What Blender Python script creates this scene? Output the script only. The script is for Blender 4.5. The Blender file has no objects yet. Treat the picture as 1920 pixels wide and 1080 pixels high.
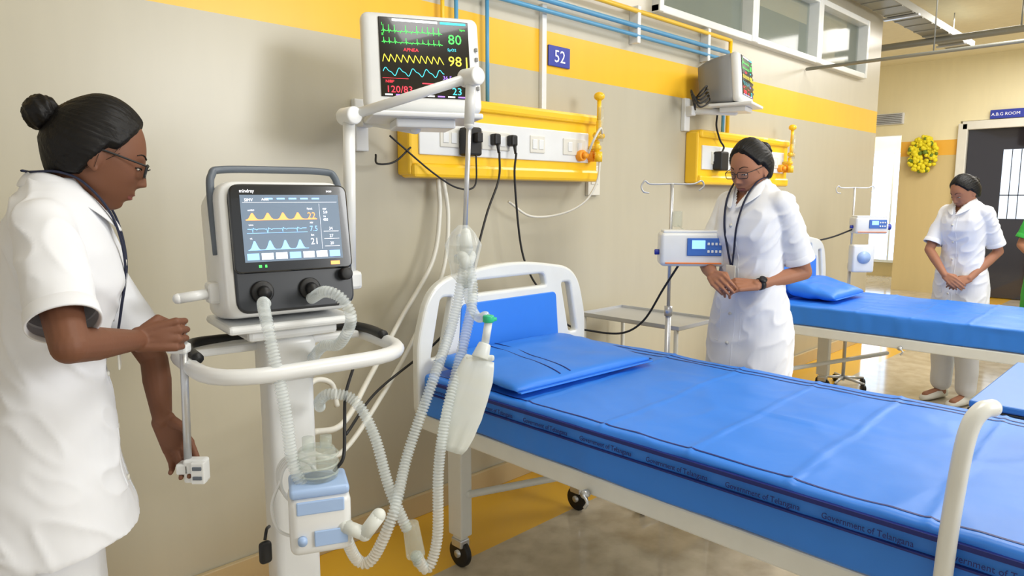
import bpy, bmesh, math, random
from mathutils import Vector, Matrix, noise
random.seed(4)
pi=math.pi
# ------------------------------------------------------------------ materials
def c(r,g,b):
    return tuple(((x/255.)/12.92 if x/255.<=0.04045 else ((x/255.+0.055)/1.055)**2.4) for x in (r,g,b))+(1.,)
MATS={}
def mat(name,col,rough=.5,metal=0.,var=.06,scale=12.,bump=0.,bscale=60.,emis=0.,alpha=1.,trans=0.,coat=0.,sheen=0.,stretch=None,spec=.5):
    if name in MATS: return MATS[name]
    m=bpy.data.materials.new(name); m.use_nodes=True
    nt=m.node_tree; b=nt.nodes['Principled BSDF']
    tc=nt.nodes.new('ShaderNodeTexCoord'); nz=nt.nodes.new('ShaderNodeTexNoise')
    nz.inputs['Scale'].default_value=scale; nz.inputs['Detail'].default_value=4
    nt.links.new(tc.outputs['Object'],nz.inputs['Vector'])
    rp=nt.nodes.new('ShaderNodeMapRange'); rp.inputs['To Min'].default_value=1-var; rp.inputs['To Max'].default_value=1+var
    nt.links.new(nz.outputs['Fac'],rp.inputs['Value'])
    mx=nt.nodes.new('ShaderNodeVectorMath'); mx.operation='SCALE'; mx.inputs[0].default_value=col[:3]
    nt.links.new(rp.outputs['Result'],mx.inputs['Scale'])
    nt.links.new(mx.outputs[0],b.inputs['Base Color'])
    b.inputs['Roughness'].default_value=rough; b.inputs['Metallic'].default_value=metal
    b.inputs['Alpha'].default_value=alpha; b.inputs['Transmission Weight'].default_value=trans
    b.inputs['Coat Weight'].default_value=coat; b.inputs['Sheen Weight'].default_value=sheen
    b.inputs['Specular IOR Level'].default_value=spec
    if emis>0:
        nt.links.new(mx.outputs[0],b.inputs['Emission Color']); b.inputs['Emission Strength'].default_value=emis
    if bump>0:
        n2=nt.nodes.new('ShaderNodeTexNoise'); n2.inputs['Scale'].default_value=bscale; n2.inputs['Detail'].default_value=3
        if stretch:
            mp=nt.nodes.new('ShaderNodeMapping'); mp.inputs['Scale'].default_value=stretch
            nt.links.new(tc.outputs['Object'],mp.inputs['Vector']); nt.links.new(mp.outputs[0],n2.inputs['Vector'])
        else: nt.links.new(tc.outputs['Object'],n2.inputs['Vector'])
        bp=nt.nodes.new('ShaderNodeBump'); bp.inputs['Strength'].default_value=bump; bp.inputs['Distance'].default_value=.01
        nt.links.new(n2.outputs['Fac'],bp.inputs['Height']); nt.links.new(bp.outputs['Normal'],b.inputs['Normal'])
    MATS[name]=m; return m
WHITE=mat('white_plastic',c(228,230,230),.35,coat=.2)
PAINT=mat('white_enamel',c(226,228,224),.3,coat=.3)
CREAM=mat('cream_plastic',c(222,220,210),.4)
DARK=mat('charcoal_plastic',c(34,38,44),.35,coat=.2)
GREY=mat('slate_grey_plastic',c(95,104,115),.4)
MGREY=mat('mid_grey_plastic',c(130,130,128),.45)
BLACK=mat('black_rubber',c(20,20,22),.5)
STEEL=mat('brushed_steel',c(205,207,210),.35,metal=.7,bump=.05,bscale=200)
YEL=mat('yellow_powder_coat',c(250,200,30),.35,coat=.3)
ORANGE=mat('orange_plastic',c(250,165,40),.4)
BLUEPIPE=mat('blue_pipe_paint',c(88,160,205),.35)
BLUE=mat('blue_vinyl',c(48,128,230),.44,bump=.35,bscale=7,var=.08,scale=4)
BLUE2=mat('blue_laminate',c(62,128,214),.35)
NAVY=mat('navy_print',c(14,32,115),.5)
LBLUE=mat('pale_blue_plastic',c(165,192,232),.35)
TUBE=mat('clear_tubing',c(235,243,243),.18,alpha=.40,trans=.1,coat=.3)
BAGM=mat('frosted_white_bag',c(238,242,236),.35,alpha=.74)
CLEAR=mat('clear_acrylic',c(215,225,215),.08,alpha=.34,trans=.3)
GREEN=mat('green_plastic',c(40,190,140),.4)
CLOTH=mat('white_cotton',c(230,232,237),.9,bump=.2,bscale=9,var=.02,stretch=(1,1,.5),spec=.2)
SKIN=mat('brown_skin',c(118,78,58),.55,var=.06,scale=18,bump=.015,bscale=180,spec=.3)
SKIN2=mat('tan_skin',c(164,114,88),.55,var=.06,scale=18,bump=.015,bscale=180,spec=.3)
HAIR=mat('black_hair',c(13,11,11),.5,bump=.3,bscale=60,var=.3,stretch=(.3,3,1),spec=.28)
LIP=mat('lip_skin',c(128,70,64),.45)
EYE=mat('eye_white',c(215,208,200),.3)
IRIS=mat('dark_iris',c(28,18,14),.15)
LENS=mat('spectacle_lens',c(120,130,140),.05,alpha=.18)
SIGNB=mat('sign_blue',c(45,60,165),.35)
SIGNW=mat('sign_white',c(245,245,250),.5,emis=.15)
GREENC=mat('green_cloth',c(50,160,60),.8,bump=.2)
GARL=mat('yellow_petals',c(235,220,40),.7,bump=.4)
LEAF=mat('green_leaf',c(110,130,40),.7)
def em(name,col,s): return mat(name,c(*col),.5,var=.01,emis=s)
E_BLACK=mat('screen_black',c(8,8,10),.12,coat=.5)
E_G=em('display_green',(70,235,90),1.2); E_Y=em('display_yellow',(240,225,60),1.2); E_C=em('display_cyan',(60,200,215),1.2)
E_R=em('display_red',(240,50,70),1.2); E_W=em('display_white',(245,245,250),1.3); E_M=em('display_violet',(150,110,230),1.1)
E_SC=em('display_slate',(96,112,130),.7); E_O=em('display_orange',(255,160,90),1.3); E_B=em('display_blue',(140,190,240),1.1); E_DB=em('display_dim_blue',(80,105,135),.7)

def band_mat(name,base,upper,stripe,z0,z1,rough):
    m=bpy.data.materials.new(name); m.use_nodes=True; nt=m.node_tree; b=nt.nodes['Principled BSDF']
    tc=nt.nodes.new('ShaderNodeTexCoord'); sx=nt.nodes.new('ShaderNodeSeparateXYZ'); nt.links.new(tc.outputs['Object'],sx.inputs[0])
    cr=nt.nodes.new('ShaderNodeValToRGB'); cr.color_ramp.interpolation='CONSTANT'
    mr=nt.nodes.new('ShaderNodeMath'); mr.operation='DIVIDE'; mr.inputs[1].default_value=4.
    nt.links.new(sx.outputs['Z'],mr.inputs[0]); nt.links.new(mr.outputs[0],cr.inputs['Fac'])
    e=cr.color_ramp.elements; e[0].position=0; e[0].color=base; e[1].position=z0/4; e[1].color=stripe
    n=e.new(z1/4); n.color=upper
    nz=nt.nodes.new('ShaderNodeTexNoise'); nz.inputs['Scale'].default_value=3; nz.inputs['Detail'].default_value=6
    mp=nt.nodes.new('ShaderNodeMapping'); mp.inputs['Scale'].default_value=(4,4,.6)
    nt.links.new(tc.outputs['Object'],mp.inputs['Vector']); nt.links.new(mp.outputs[0],nz.inputs['Vector'])
    r=nt.nodes.new('ShaderNodeMapRange'); r.inputs['To Min'].default_value=.95; r.inputs['To Max'].default_value=1.05
    nt.links.new(nz.outputs['Fac'],r.inputs['Value'])
    mu=nt.nodes.new('ShaderNodeVectorMath'); mu.operation='SCALE'
    nt.links.new(cr.outputs['Color'],mu.inputs[0]); nt.links.new(r.outputs['Result'],mu.inputs['Scale'])
    nt.links.new(mu.outputs[0],b.inputs['Base Color']); b.inputs['Roughness'].default_value=rough
    return m
WALLM=band_mat('painted_wall',c(190,184,164),c(202,196,178),c(246,192,50),2.03,2.225,.3)
FARM=band_mat('far_painted_wall',c(212,192,140),c(240,230,190),c(240,182,66),2.03,2.25,.45)
CEILM=mat('ceiling_paint',c(236,228,198),.8)
def floor_mat():
    m=bpy.data.materials.new('polished_floor'); m.use_nodes=True; nt=m.node_tree; b=nt.nodes['Principled BSDF']
    tc=nt.nodes.new('ShaderNodeTexCoord'); sx=nt.nodes.new('ShaderNodeSeparateXYZ'); nt.links.new(tc.outputs['Object'],sx.inputs[0])
    cmp=nt.nodes.new('ShaderNodeMath'); cmp.operation='COMPARE'; cmp.inputs[1].default_value=-.235; cmp.inputs[2].default_value=.215
    nt.links.new(sx.outputs['Y'],cmp.inputs[0])
    nz=nt.nodes.new('ShaderNodeTexNoise'); nz.inputs['Scale'].default_value=9; nz.inputs['Detail'].default_value=8
    nt.links.new(tc.outputs['Object'],nz.inputs['Vector'])
    cr=nt.nodes.new('ShaderNodeValToRGB'); cr.color_ramp.elements[0].color=c(178,166,144); cr.color_ramp.elements[1].color=c(202,191,170)
    cr.color_ramp.elements[0].position=.35; cr.color_ramp.elements[1].position=.65
    nt.links.new(nz.outputs['Fac'],cr.inputs['Fac'])
    mx=nt.nodes.new('ShaderNodeMix'); mx.data_type='RGBA'; mx.inputs['B'].default_value=c(236,184,54)
    nt.links.new(cmp.outputs[0],mx.inputs['Factor']); nt.links.new(cr.outputs['Color'],mx.inputs['A'])
    nt.links.new(mx.outputs['Result'],b.inputs['Base Color']); b.inputs['Roughness'].default_value=.10
    return m
FLOORM=floor_mat()
GLASSM=mat('window_glass',c(150,160,150),.08,alpha=.45)
DAY=em('daylight_pane',(185,215,255),2.6)
DOORG=em('lit_door_pane',(190,205,225),1.2)
# ------------------------------------------------------------------ mesh builder
TS=bpy.data.scenes.new('scratch')
def eval_mesh(ob):
    TS.collection.objects.link(ob); vl=TS.view_layers[0]; vl.update()
    me=bpy.data.meshes.new_from_object(ob.evaluated_get(vl.depsgraph))
    bpy.data.objects.remove(ob); return me
def catmull(P,n=8,closed=False):
    P=[Vector(p) for p in P]; out=[]; N=len(P)
    rng=range(N) if closed else range(N-1)
    for i in rng:
        if closed: p0,p1,p2,p3=P[i-1],P[i],P[(i+1)%N],P[(i+2)%N]
        else:
            p1,p2=P[i],P[i+1]; p0=P[i-1] if i>0 else p1*2-p2; p3=P[i+2] if i+2<N else p2*2-p1
        for k in range(n):
            t=k/n; out.append(.5*((2*p1)+(p2-p0)*t+(2*p0-5*p1+4*p2-p3)*t*t+(3*p1-p0-3*p2+p3)*t**3))
    if not closed: out.append(P[-1])
    return out
def resample(P,step):
    out=[P[0].copy()]; acc=0
    for a,b in zip(P[:-1],P[1:]):
        L=(b-a).length
        if L<1e-9: continue
        t=step-acc
        while t<=L:
            out.append(a.lerp(b,t/L)); t+=step
        acc=L-(t-step)
    return out
def rpoly(pts,r,n=6):
    out=[]; N=len(pts)
    for i in range(N):
        p=Vector(pts[i][:2]); a=(Vector(pts[i-1][:2])-p); b=(Vector(pts[(i+1)%N][:2])-p)
        rr=pts[i][2] if len(pts[i])>2 else r
        rr=min(rr,a.length*.49,b.length*.49)
        A=p+a.normalized()*rr; B=p+b.normalized()*rr
        for k in range(n+1):
            t=k/n; out.append(A*(1-t)**2+p*2*t*(1-t)+B*t*t)
    return out
TXT={}
class MB:
    def __init__(s): s.bm=bmesh.new()
    def absorb(s,t,M=None,mi=0,smooth=True):
        if M is not None: bmesh.ops.transform(t,matrix=M,verts=t.verts)
        for f in t.faces: f.material_index=mi; f.smooth=smooth
        me=bpy.data.meshes.new('t'); t.to_mesh(me); t.free(); s.bm.from_mesh(me); bpy.data.meshes.remove(me)
    def mesh(s,me,M=None,mi=0,smooth=False):
        t=bmesh.new(); t.from_mesh(me); s.absorb(t,M,mi,smooth)
    def box(s,ctr,size,bev=.004,mi=0,R=None,seg=2):
        t=bmesh.new(); bmesh.ops.create_cube(t,size=1)
        bmesh.ops.scale(t,vec=size,verts=t.verts)
        bev=min(bev,min(size)*.48)
        if bev>0: bmesh.ops.bevel(t,geom=t.edges[:],offset=bev,segments=seg,profile=.5,affect='EDGES')
        M=Matrix.Translation(ctr)
        if R is not None: M=M@R
        s.absorb(t,M,mi,seg>2)
    def cyl(s,p0,p1,r0,r1=None,n=20,mi=0,bev=0,smooth=True):
        r1=r0 if r1 is None else r1; p0=Vector(p0); p1=Vector(p1); d=p1-p0
        t=bmesh.new(); bmesh.ops.create_cone(t,cap_ends=True,segments=n,radius1=r0,radius2=r1,depth=d.length)
        if bev>0:
            es=[e for e in t.edges if len(e.link_faces)==2 and any(len(f.verts)>4 for f in e.link_faces)]
            bmesh.ops.bevel(t,geom=es,offset=bev,segments=2,profile=.5,affect='EDGES')
        M=Matrix.Translation((p0+p1)/2)@d.to_track_quat('Z','Y').to_matrix().to_4x4()
        s.absorb(t,M,mi,smooth)
    def sph(s,ctr,rad,mi=0,R=None,n=20):
        if not hasattr(rad,'__len__'): rad=(rad,)*3
        t=bmesh.new(); bmesh.ops.create_uvsphere(t,u_segments=n,v_segments=max(8,n*2//3),radius=1)
        M=Matrix.Translation(ctr)@(R if R is not None else Matrix.Identity(4))@Matrix.Diagonal((*rad,1))
        s.absorb(t,M,mi)
    def cap(s,p0,p1,r0,r1=None,mi=0,n=16):
        r1=r0 if r1 is None else r1
        s.cyl(p0,p1,r0,r1,n,mi); s.sph(p0,r0,mi,n=n); s.sph(p1,r1,mi,n=n)
    def chain(s,P,Rr,mi=0,n=16):
        for i in range(len(P)-1): s.cap(P[i],P[i+1],Rr[i],Rr[i+1],mi,n)
    def tube(s,P,r,n=10,mi=0,sm=8,closed=False,flat=1.,caps=True):
        P=catmull(P,sm,closed) if sm else [Vector(p) for p in P]
        N=len(P); rings=[]; t=bmesh.new(); up=None
        for i in range(N):
            a=P[i-1] if (i>0 or closed) else P[i]; b=P[(i+1)%N] if (i<N-1 or closed) else P[i]
            d=(b-a).normalized()
            if up is None: up=d.orthogonal().normalized() if abs(d.z)>.9 else (Vector((0,0,1))-d*d.z).normalized()
            up=(up-d*up.dot(d)).normalized(); sd=d.cross(up)
            rr=r(i/(N-1)) if callable(r) else r
            rings.append([t.verts.new(P[i]+up*math.cos(2*pi*k/n)*rr*flat+sd*math.sin(2*pi*k/n)*rr) for k in range(n)])
        for i in range(N if closed else N-1):
            A,B=rings[i],rings[(i+1)%N]
            for k in range(n): t.faces.new((A[k],A[(k+1)%n],B[(k+1)%n],B[k]))
        if not closed and caps: t.faces.new(rings[0][::-1]); t.faces.new(rings[-1])
        bmesh.ops.recalc_face_normals(t,faces=t.faces)
        s.absorb(t,None,mi)
    def corr(s,P,r,amp=.0020,pitch=.0075,mi=0,n=14):
        Q=resample(catmull(P,12),pitch/4); N=len(Q)
        s.tube(Q,lambda u:r+amp*(0,1,1,-1)[int(round(u*(N-1)))%4],n,mi,sm=0)
    def loft(s,rings,mi=0,caps=True,smooth=True):
        t=bmesh.new(); V=[[t.verts.new(p) for p in R] for R in rings]
        n=len(V[0])
        for A,B in zip(V[:-1],V[1:]):
            for k in range(n): t.faces.new((A[k],A[(k+1)%n],B[(k+1)%n],B[k]))
        if caps: t.faces.new(V[0][::-1]); t.faces.new(V[-1])
        bmesh.ops.recalc_face_normals(t,faces=t.faces); s.absorb(t,None,mi,smooth)
    def plate(s,out,holes,th,M,mi=0,bev=.003):
        cu=bpy.data.curves.new('c','CURVE'); cu.dimensions='2D'; cu.fill_mode='BOTH'; cu.extrude=max(th/2-bev,0.0001); cu.bevel_depth=bev; cu.bevel_resolution=2
        for L in [out]+holes:
            sp=cu.splines.new('POLY'); sp.points.add(len(L)-1); sp.use_cyclic_u=True
            for i,p in enumerate(L): sp.points[i].co=(p[0],p[1],0,1)
        me=eval_mesh(bpy.data.objects.new('c',cu)); s.mesh(me,M,mi,False)
    def text(s,body,size,M,mi=0,ext=.0004,align='LEFT',sx=1.):
        key=(body,size,ext,align)
        if key not in TXT:
            cu=bpy.data.curves.new('t','FONT'); cu.body=body; cu.size=size; cu.extrude=ext; cu.align_x=align; cu.resolution_u=2
            TXT[key]=eval_mesh(bpy.data.objects.new('t',cu))
        s.mesh(TXT[key],M@Matrix.Diagonal((sx,1,1,1)),mi,False)
    def rib(s,pts,w,M,mi=0,z=0.):
        t=bmesh.new(); prev=None
        for i,p in enumerate(pts):
            a=Vector(pts[max(i-1,0)]); b=Vector(pts[min(i+1,len(pts)-1)]); d=(b-a)
            if d.length<1e-9: continue
            nrm=Vector((-d.y,d.x)).normalized()*w/2
            cur=(t.verts.new((p[0]+nrm.x,p[1]+nrm.y,z)),t.verts.new((p[0]-nrm.x,p[1]-nrm.y,z)))
            if prev: t.faces.new((prev[0],prev[1],cur[1],cur[0]))
            prev=cur
        s.absorb(t,M,mi,False)
    def rect(s,x0,y0,x1,y1,M,mi=0,z=0.):
        t=bmesh.new(); t.faces.new([t.verts.new(p) for p in ((x0,y0,z),(x1,y0,z),(x1,y1,z),(x0,y1,z))]); s.absorb(t,M,mi,False)
    def out(s,name,mats):
        me=bpy.data.meshes.new(name); s.bm.to_mesh(me); s.bm.free()
        for m in (mats if isinstance(mats,(list,tuple)) else [mats]): me.materials.append(m)
        return me
def link(o): bpy.context.scene.collection.objects.link(o)
class Thing:
    def __init__(s,name,label,cat,loc=(0,0,0),rz=0.,group=None):
        s.e=bpy.data.objects.new(name,None); link(s.e); s.e.empty_display_size=.1
        s.e.location=loc; s.e.rotation_euler=(0,0,rz); s.e['label']=label; s.e['category']=cat
        if group: s.e['group']=group
        s.M=Matrix.Translation(loc)@Matrix.Rotation(rz,4,'Z')
    def part(s,name,mb,mats,parent=None,label=None,world=False):
        me=mb.out(name,mats) if isinstance(mb,MB) else mb
        if world: me.transform(s.M.inverted())
        o=bpy.data.objects.new(name,me); link(o); o.parent=parent or s.e
        if label: o['label']=label
        return o
def solo(name,mb,mats,label,cat,group=None):
    me=mb.out(name,mats); xs=[v.co for v in me.vertices]
    b=Vector(((min(v.x for v in xs)+max(v.x for v in xs))/2,(min(v.y for v in xs)+max(v.y for v in xs))/2,min(v.z for v in xs)))
    me.transform(Matrix.Translation(-b)); o=bpy.data.objects.new(name,me); o.location=b; link(o)
    o['label']=label; o['category']=cat
    if group: o['group']=group
    return o
def struct(name,mb,mats):
    o=bpy.data.objects.new(name,mb.out(name,mats)); link(o); o['kind']='structure'; return o
# room frame rotated 44.4 deg: r = across, d = depth, z = height (metres)
ST,CT=math.sin(math.radians(44.4)),math.cos(math.radians(44.4))
def W(r,d,z): return Vector((CT*r+ST*d,-2.42+CT*d-ST*r,z))
XZ=Matrix.Rotation(pi/2,4,'X')
def face(x,y,z,rz=0.,tilt=0.): return Matrix.Translation((x,y,z))@Matrix.Rotation(rz,4,'Z')@Matrix.Rotation(tilt,4,'X')@XZ

# ------------------------------------------------------------------ room shell
CEIL=3.4
m=MB()
def wallbox(m,x0,x1,z0,z1,y0=0,y1=.15,mi=0): m.box(((x0+x1)/2,(y0+y1)/2,(z0+z1)/2),(x1-x0,y1-y0,z1-z0),0,mi)
wallbox(m,-4,7.28,0,2.48); wallbox(m,-4,3.5,2.48,2.98); wallbox(m,-4,7.28,2.98,CEIL); wallbox(m,6.8,7.28,2.48,2.98)
struct('wall_back',m,[WALLM])
m=MB(); m.box((5,-2.5,-.05),(20,11,.1),0); struct('floor',m,[FLOORM])
m=MB(); m.box((5,-2.5,CEIL+.05),(20,11,.1),0); struct('ceiling',m,[CEILM])
for i,(a,b) in enumerate([(3.5,4.66),(4.66,5.74),(5.74,6.8)]):
    m=MB(); t=.045
    m.box(((a+b)/2,.0,2.5),(b-a,.1,t),.005); m.box(((a+b)/2,.0,2.96),(b-a,.1,t),.005)
    m.box((a+t/2,-.005,2.73),(t,.1,.5),.005); m.box((b-t/2,-.005,2.73),(t,.1,.5),.005)
    m.box(((a+b)/2,.03,2.73),(b-a-.08,.008,.42),0,1)
    m.box(((a+b)/2,.5,2.73),(b-a,.02,.6),0,2)
    struct('window_%d'%(i+1),m,[PAINT,GLASSM,mat('dim_room_beyond',c(120,122,100),.8,var=.4,scale=2.)])
m=MB()
def fw(m,y0,y1,z0,z1,x=11.7,mi=0): m.box((x+.075,(y0+y1)/2,(z0+z1)/2),(.15,y1-y0,z1-z0),0,mi)
fw(m,.34,1.10,0,CEIL); fw(m,1.10,3.0,2.35,CEIL); fw(m,-.95,.34,2.5,CEIL); fw(m,-8,-.95,0,CEIL)
struct('wall_far',m,[FARM])
m=MB(); fw(m,-1.4,3.0,0,CEIL,13.6); m.box((12.65,.98,1.7),(1.8,.12,3.4),0); m.box((9.5,2.95,1.7),(4.4,.1,3.4),0)
struct('wall_passage',m,[FARM])
m=MB(); m.box((13.58,1.75,1.25),(.02,1.3,1.9),0,1)
for yy in (1.12,2.38): m.box((13.56,yy,1.25),(.05,.05,1.95),.004)
for zz in (.28,2.22): m.box((13.56,1.75,zz),(.05,1.35,.05),.004)
m.box((13.56,1.75,1.25),(.04,.03,1.9),.004)
struct('window_4',m,[PAINT,DAY])
m=MB(); m.box((11.68,1.5,2.6),(.04,.85,.17),.01)
for k in range(6): m.box((11.655,1.5,2.535+k*.026),(.03,.8,.008),.002,1)
struct('trim_1',m,[WHITE,MGREY])
m=MB()
m.box((11.69,.29,1.23),(.12,.12,2.46),.01); m.box((11.69,-.9,1.23),(.12,.12,2.46),.01); m.box((11.69,-.3,2.43),(.12,1.2,.12),.01)
m.box((11.72,-.3,1.2),(.05,1.1,2.38),.004,1)
m.box((11.685,-.42,1.6),(.02,.42,.95),.003,2)
for q in range(1,4): m.box((11.672,-.63+q*.105,1.6),(.01,.010,.95),.001,1)
m.box((11.672,-.42,1.45),(.01,.42,.015),.001,1)
struct('door_1',m,[CREAM,mat('dark_glazed_door',c(36,32,36),.08,coat=.6),DOORG])
m=MB(); m.box((1.6,-.012,.05),(11.2,.02,.1),.003); struct('baseboard_back',m,[mat('skirting_tile',c(200,180,140),.4)])
# ------------------------------------------------------------------ small signs / wall items
t=Thing('room_number_sign','small blue plate with white number 52 on the wall','sign',(2.695,-.006,2.07))
m=MB(); m.box((0,0,.05),(.16,.01,.1),.003); t.part('plate',m,[SIGNB])
m=MB(); m.text('52',.085,face(0,-.0065,.021),0,.0005,'CENTER'); t.part('numeral',m,[SIGNW])
t=Thing('door_sign','dark blue room name plate above the door','sign',(11.66,-.22,2.5))
m=MB(); m.box((0,0,.06),(.02,.4,.12),.004); t.part('plate',m,[SIGNB])
m=MB(); m.text('A.B.G ROOM',.058,Matrix.Translation((-.013,.185,.04))@Matrix.Rotation(-pi/2,4,'Z')@XZ,0,.0005); t.part('lettering',m,[SIGNW])
t=Thing('flower_garland','round yellow flower garland hanging on the wall','garland',(11.64,.775,2.05))
m=MB(); m2=MB()
for k in range(220):
    a=random.uniform(0,2*pi); rr=.2*math.sqrt(random.uniform(.02,1)); mm=m if random.random()<.86 else m2
    mm.sph((random.uniform(-.05,.0),math.cos(a)*rr*.95,math.sin(a)*rr*1.3),random.uniform(.02,.036),n=8)
t.part('blossoms',m,[GARL]); t.part('leaves',m2,[LEAF])
def pipe(label,P,r,mt,name='gas_pipe'):
    m=MB(); 
    for a,b in zip(P[:-1],P[1:]): m.cap(a,b,r,n=12)
    return solo(name,m,[mt],label,'pipe')
pipe('blue painted medical gas pipe running along the wall',[(.3,-.05,2.36),(4.3,-.05,2.36)],.013,BLUEPIPE)
pipe('thinner blue medical gas pipe below its twin',[(.3,-.05,2.31),(4.27,-.05,2.31),(4.27,-.05,1.82)],.011,BLUEPIPE)
pipe('yellow gas pipe bending down toward the wall unit',[(.3,-.05,2.44),(4.33,-.05,2.44),(4.33,-.05,1.82)],.013,YEL)
pipe('vertical blue pipe dropping into yellow service panel',[(2.0,-.035,2.36),(2.0,-.035,1.84)],.009,BLUEPIPE)
pipe('vertical blue drop pipe beside white conduit',[(2.18,-.035,2.31),(2.18,-.035,1.84)],.009,BLUEPIPE)
pipe('vertical yellow drop pipe above monitor',[(1.925,-.035,2.44),(1.925,-.035,1.84)],.009,YEL)
m=MB(); m.box((2.57,-.012,2.1),(.032,.024,.5),.004); solo('cable_conduit',m,[WHITE],'white plastic cable conduit on the wall','conduit')
for x in (3.3,4.05):
    m=MB(); m.box((x,-.03,2.37),(.03,.06,.2),.004); solo('pipe_clamp',m,[WHITE],'white clamp holding the wall pipes','clamp',group='pipe clamps')
# ------------------------------------------------------------------ service panels
def service_panel(x0,x1,label):
    w=x1-x0; t=Thing('bedhead_service_panel',label,'service panel',(x0,0,1.51))
    m=MB(); m.box((w/2,-.045,.16),(w,.09,.32),.012); t.part('housing',m,[YEL])
    for z,h in ((.305,.05),(.02,.06)):
        m=MB(); m.box((w/2,-.06,z),(w*.985,.1,h),.015); t.part('rail_cover',m,[YEL])
    m=MB(); m.box((w/2-.02,-.093,.16),(w-.13,.012,.15),.004); t.part('fascia',m,[WHITE])
    for k in range(int(w/.27)):
        m=MB(); ww=.17 if k%2 else .1
        m.box((.2+k*.27,-.1,.16),(ww,.01,.08),.003)
        sc=t.part('switch_plate',m,[CREAM])
        m=MB(); m.box((.2+k*.27-ww*.22,-.106,.16),(.03,.006,.045),.002,0); t.part('rocker',m,[WHITE],parent=sc)
        m=MB(); m.box((.2+k*.27+ww*.22,-.106,.16),(.03,.006,.045),.002,0); t.part('rocker',m,[WHITE],parent=sc)
    xg=w-.16
    for q in (xg,xg+.09):
        m=MB(); m.cyl((q,-.09,.12),(q,-.13,.12),.028,n=24,bev=.004); m.cyl((q,-.13,.12),(q,-.15,.12),.015,n=20); t.part('gas_outlet',m,[ORANGE])
    return t
service_panel(1.70,2.91,'yellow bedhead service panel with white socket strip')
service_panel(3.90,5.18,'second yellow service panel beside the bracketed monitor')
def flowmeter(x,label):
    t=Thing('oxygen_flowmeter',label,'flowmeter',(x,-.16,1.6))
    m=MB(); m.cap((0,.01,.05),(0,.01,.1),.014); m.cyl((0,.06,.07),(0,-.01,.07),.012); m.cap((0,-.0,.13),(0,0,.20),.013); m.cyl((0,0,.2),(0,0,.31),.011); m.sph((0,0,.325),(.028,.028,.022)); m.cyl((0,0,.0),(0,0,.05),.02,n=20)
    t.part('valve',m,[YEL])
    m=MB(); m.cyl((0,-.012,.1),(0,-.012,.27),.014); t.part('sight_tube',m,[CLEAR])
    m=MB(); m.cyl((-.03,0,.13),(.03,0,.13),.016,n=12); t.part('knob',m,[YEL])
flowmeter(2.83,'yellow oxygen flowmeter standing up from the panel')
flowmeter(5.08,'yellow oxygen flowmeter on the second panel')
m=MB(); m.box((2.97,-.012,1.51),(.1,.024,.16),.004); m.box((2.97,-.026,1.53),(.06,.006,.08),.002); solo('wall_socket',m,[CREAM],'cream wall socket box beside the yellow panel','socket')
def plug(x,z,label,s=1.):
    m=MB(); m.box((x,-.125,z),(.036*s,.04,.05*s),.008); m.cyl((x,-.14,z-.02),(x,-.145,z-.06),.009,.005)
    solo('power_plug',m,[BLACK],label,'plug')
plug(2.145,1.675,'black power plug in the socket strip'); plug(2.25,1.675,'second black power plug in socket strip')
m=MB(); m.box((1.985,-.14,1.655),(.075,.07,.12),.01); m.box((1.985,-.19,1.67),(.03,.03,.04),.004); solo('power_adapter',m,[BLACK],'bulky black power adapter plugged into the strip','adapter')
def cable(label,P,r,mt,name='power_cable',cat='cable'):
    m=MB(); m.tube(P,r,8,sm=10); return solo(name,m,[mt],label,cat)
cable('long black cable running from panel to infusion pump',[(2.25,-.15,1.62),(2.25,-.14,1.5),(2.3,-.13,1.2),(2.34,-.16,1.05),(2.40,-.2,.95),(2.47,-.27,.82),(2.54,-.36,.79),(2.60,-.5,.79),(2.63,-.6,.86),(2.60,-.72,1.02),(2.60,-.80,1.14)],.005,BLACK)
cable('black cable hanging from the socket strip',[(2.145,-.15,1.62),(2.14,-.15,1.5),(2.05,-.17,1.35),(1.95,-.2,1.15),(1.8,-.3,.98),(1.65,-.3,.85),(1.35,-.35,.73),(1.1,-.55,.68)],.005,BLACK)
cable('black lead looping from adapter beneath the panel',[(1.60,-.1,1.66),(1.66,-.1,1.62),(1.78,-.14,1.52),(1.9,-.15,1.46),(1.99,-.16,1.47),(1.99,-.17,1.60)],.004,BLACK)
cable('short black lead sagging from monitor bracket to panel',[(1.50,-.15,1.58),(1.54,-.1,1.55),(1.62,-.1,1.56),(1.70,-.1,1.62)],.004,BLACK)
cable('white gas hose hanging from panel to ventilator',[(1.87,-.06,1.50),(1.86,-.08,1.35),(1.80,-.1,1.15),(1.62,-.12,.93),(1.35,-.3,.77),(1.12,-.5,.70),(.95,-.62,.74)],.010,CREAM,'gas_hose','hose')
cable('second white gas hose drooping behind the ventilator',[(1.89,-.07,1.50),(1.89,-.1,1.33),(1.83,-.13,1.1),(1.66,-.16,.86),(1.38,-.33,.70),(1.1,-.5,.60),(.92,-.6,.72),(.98,-.55,.86),(1.08,-.5,.84),(1.1,-.5,.76)],.009,CREAM,'gas_hose','hose')
cable('white oxygen tubing looping under the flowmeter',[(2.83,-.17,1.6),(2.81,-.17,1.5),(2.74,-.15,1.40),(2.6,-.12,1.34),(2.4,-.1,1.33),(2.25,-.1,1.40)],.006,CREAM,'oxygen_tubing','tubing')
cable('white oxygen tubing curved over the panel outlet',[(2.75,-.16,1.64),(2.74,-.2,1.7),(2.78,-.21,1.76),(2.82,-.19,1.74)],.006,CREAM,'oxygen_tubing','tubing')
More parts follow.
